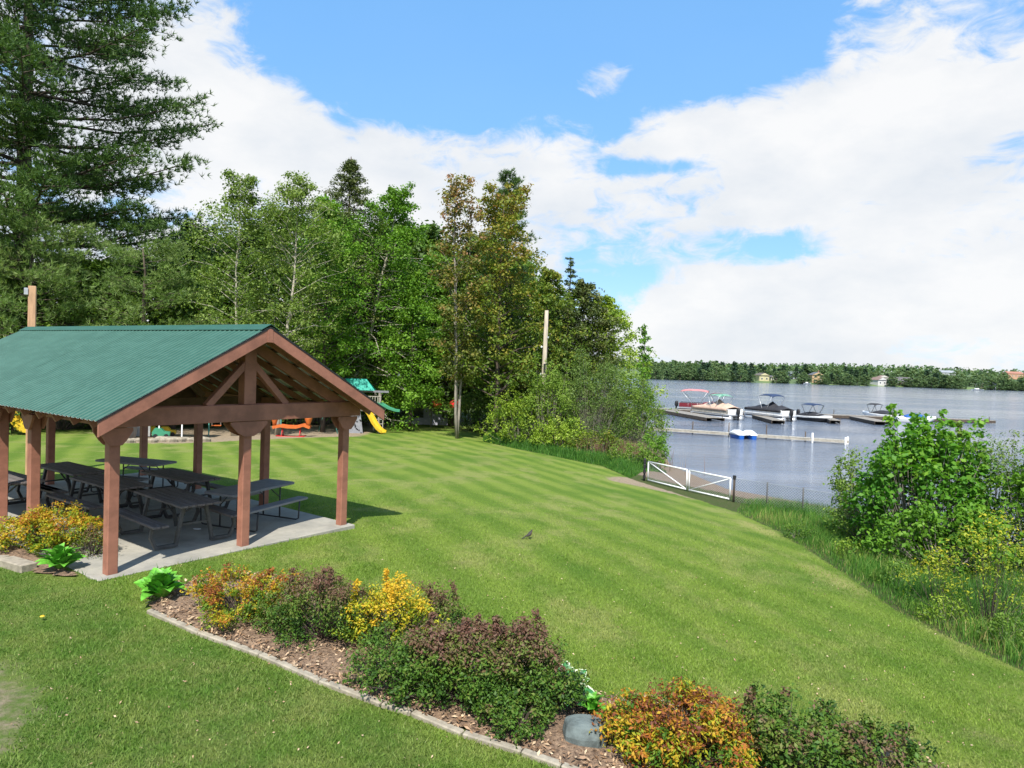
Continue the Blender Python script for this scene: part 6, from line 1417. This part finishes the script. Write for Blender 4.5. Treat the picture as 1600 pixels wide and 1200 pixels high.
# ------------------------------------------------------------------ far shore trees
def far_tree(kind, seed):
    rng = np.random.default_rng(seed); r_ = thing('far_tree', (0, 0, 0), 0, None, 'tree'); H_ = 10.0
    b_ = MB(); b_.tube([(0, 0, -0.5), (0, 0, 8 if kind else 6)], [0.28, 0.06], 5); b_.build('trunk', M['bark'], r_)
    n = 60; cs = []
    while len(cs) < n:
        z = rng.uniform(0.8, 9.8); f = z / H_
        R_ = (3.3 * (sin(pi * min(1, f * 0.95 + 0.08)) ** 0.6)) if not kind else 2.3 * (1.04 - f)
        a = rng.uniform(0, 2 * pi); q = sqrt(rng.uniform(0.2, 1)); cs.append((cos(a) * R_ * q, sin(a) * R_ * q, z))
    cs = np.array(cs); C, T, out = clusters(rng, cs, 0.62, 15, 0.45 + rng.normal(size=n) * 0.16 + 0.1 * (cs[:, 2] / 10 - 0.5), flat=0.7)
    V, F_ = leaf_quads(rng, C, 0.62, aspect=0.7, out=out); fast('crown', V, F_, M['L_fardark' if kind else 'L_far'], T, r_); return r_
protos = [far_tree(0, 1), far_tree(0, 2), far_tree(1, 3), far_tree(0, 4)]
GL = 'trees lining the far shore'
rgf = random.Random(12); used = set(); cnt = 0
def put_far(px, back, h, kd):
    global cnt
    p = at_z(px, 600 + (px - 1300) * 0.03, WATER); x = p.x; 
    for _ in range(3): y = far_shore_y(x) + back; x = p.x / p.y * y
    pr = protos[kd]; lb = ('dark pointed evergreen in the tree belt of the far shore' if kd == 2 else 'rounded leafy green tree in the tree belt of the far shore')
    sc_ = h / 10.0; loc_ = (x, y, far_h(x, y) - 0.2)
    if kd not in used: used.add(kd); o = pr; o.location = loc_; o.scale = (sc_ * 1.0, sc_ * 1.0, sc_)
    else: o = copy_thing(pr, loc_, rgf.uniform(0, 6.28), (sc_ * rgf.uniform(1.15, 1.8), sc_ * rgf.uniform(1.15, 1.8), sc_ * 0.95))
    o['label'] = lb; o['group'] = 'evergreens of the far shore' if kd == 2 else 'leafy trees of the far shore'; cnt += 1
px = 1012.0
houses_px = (1186, 1201, 1243, 1268, 1366, 1376, 1405, 1526, 1512)
while px < 1625:
    near_h = min(abs(px - h) for h in houses_px)
    if near_h > 7.5: put_far(px, rgf.uniform(0.5, 7), rgf.uniform(5.5, 10) + (2.5 if 1450 < px < 1600 else 0), rgf.choice([0, 1, 3, 0, 1, 2]))
    px += rgf.uniform(3.2, 6.5)
px = 1010.0
while px < 1625:
    if not any(abs(px - h) < 6 for h in (1484, 1583)) : put_far(px, rgf.uniform(26, 60), rgf.uniform(8, 13.5), rgf.choice([0, 1, 3, 2, 2] if 1090 < px < 1240 or 1500 < px < 1600 else [0, 1, 3, 1, 2]))
    px += rgf.uniform(5.5, 10)
print('far trees', cnt)
# the wood behind reads as one mass
rng = np.random.default_rng(5); n = 3600
X_ = rng.uniform(-350, 900, n); D_ = rng.uniform(70, 900, n) ** 1.0
field_ = ((X_ > 270) & (X_ < 330) & (D_ > 150) & (D_ < 420)) | ((X_ > 400) & (X_ < 560) & (D_ > 150) & (D_ < 360))
X_, D_ = X_[~field_], D_[~field_]; Yw = far_shore_y(X_) + D_; Zw = far_h(X_, Yw); Hs = rng.uniform(6, 12, len(X_))
per = 11; cs = np.stack([X_, Yw, Zw], 1); c_ = np.repeat(cs, per, 0); hh_ = np.repeat(Hs, per)
off = rng.normal(size=c_.shape) * 2.4; off[:, 2] = rng.uniform(0.15, 1, len(c_)) * hh_; off[:, :2] *= (1.15 - off[:, 2] / hh_ * 0.8)[:, None]
V, F_ = leaf_quads(rng, c_ + off, 3.0, aspect=0.8, up=0.4)
o = fast('far_woods', V, F_, M['L_far'], np.clip(np.repeat(rng.normal(size=len(cs)) * 0.22 + 0.42, per) + rng.normal(size=len(c_)) * 0.1, 0, 1)); tag(o, 'continuous far off woods covering the low hills beyond the lake', 'woods', kind='stuff')
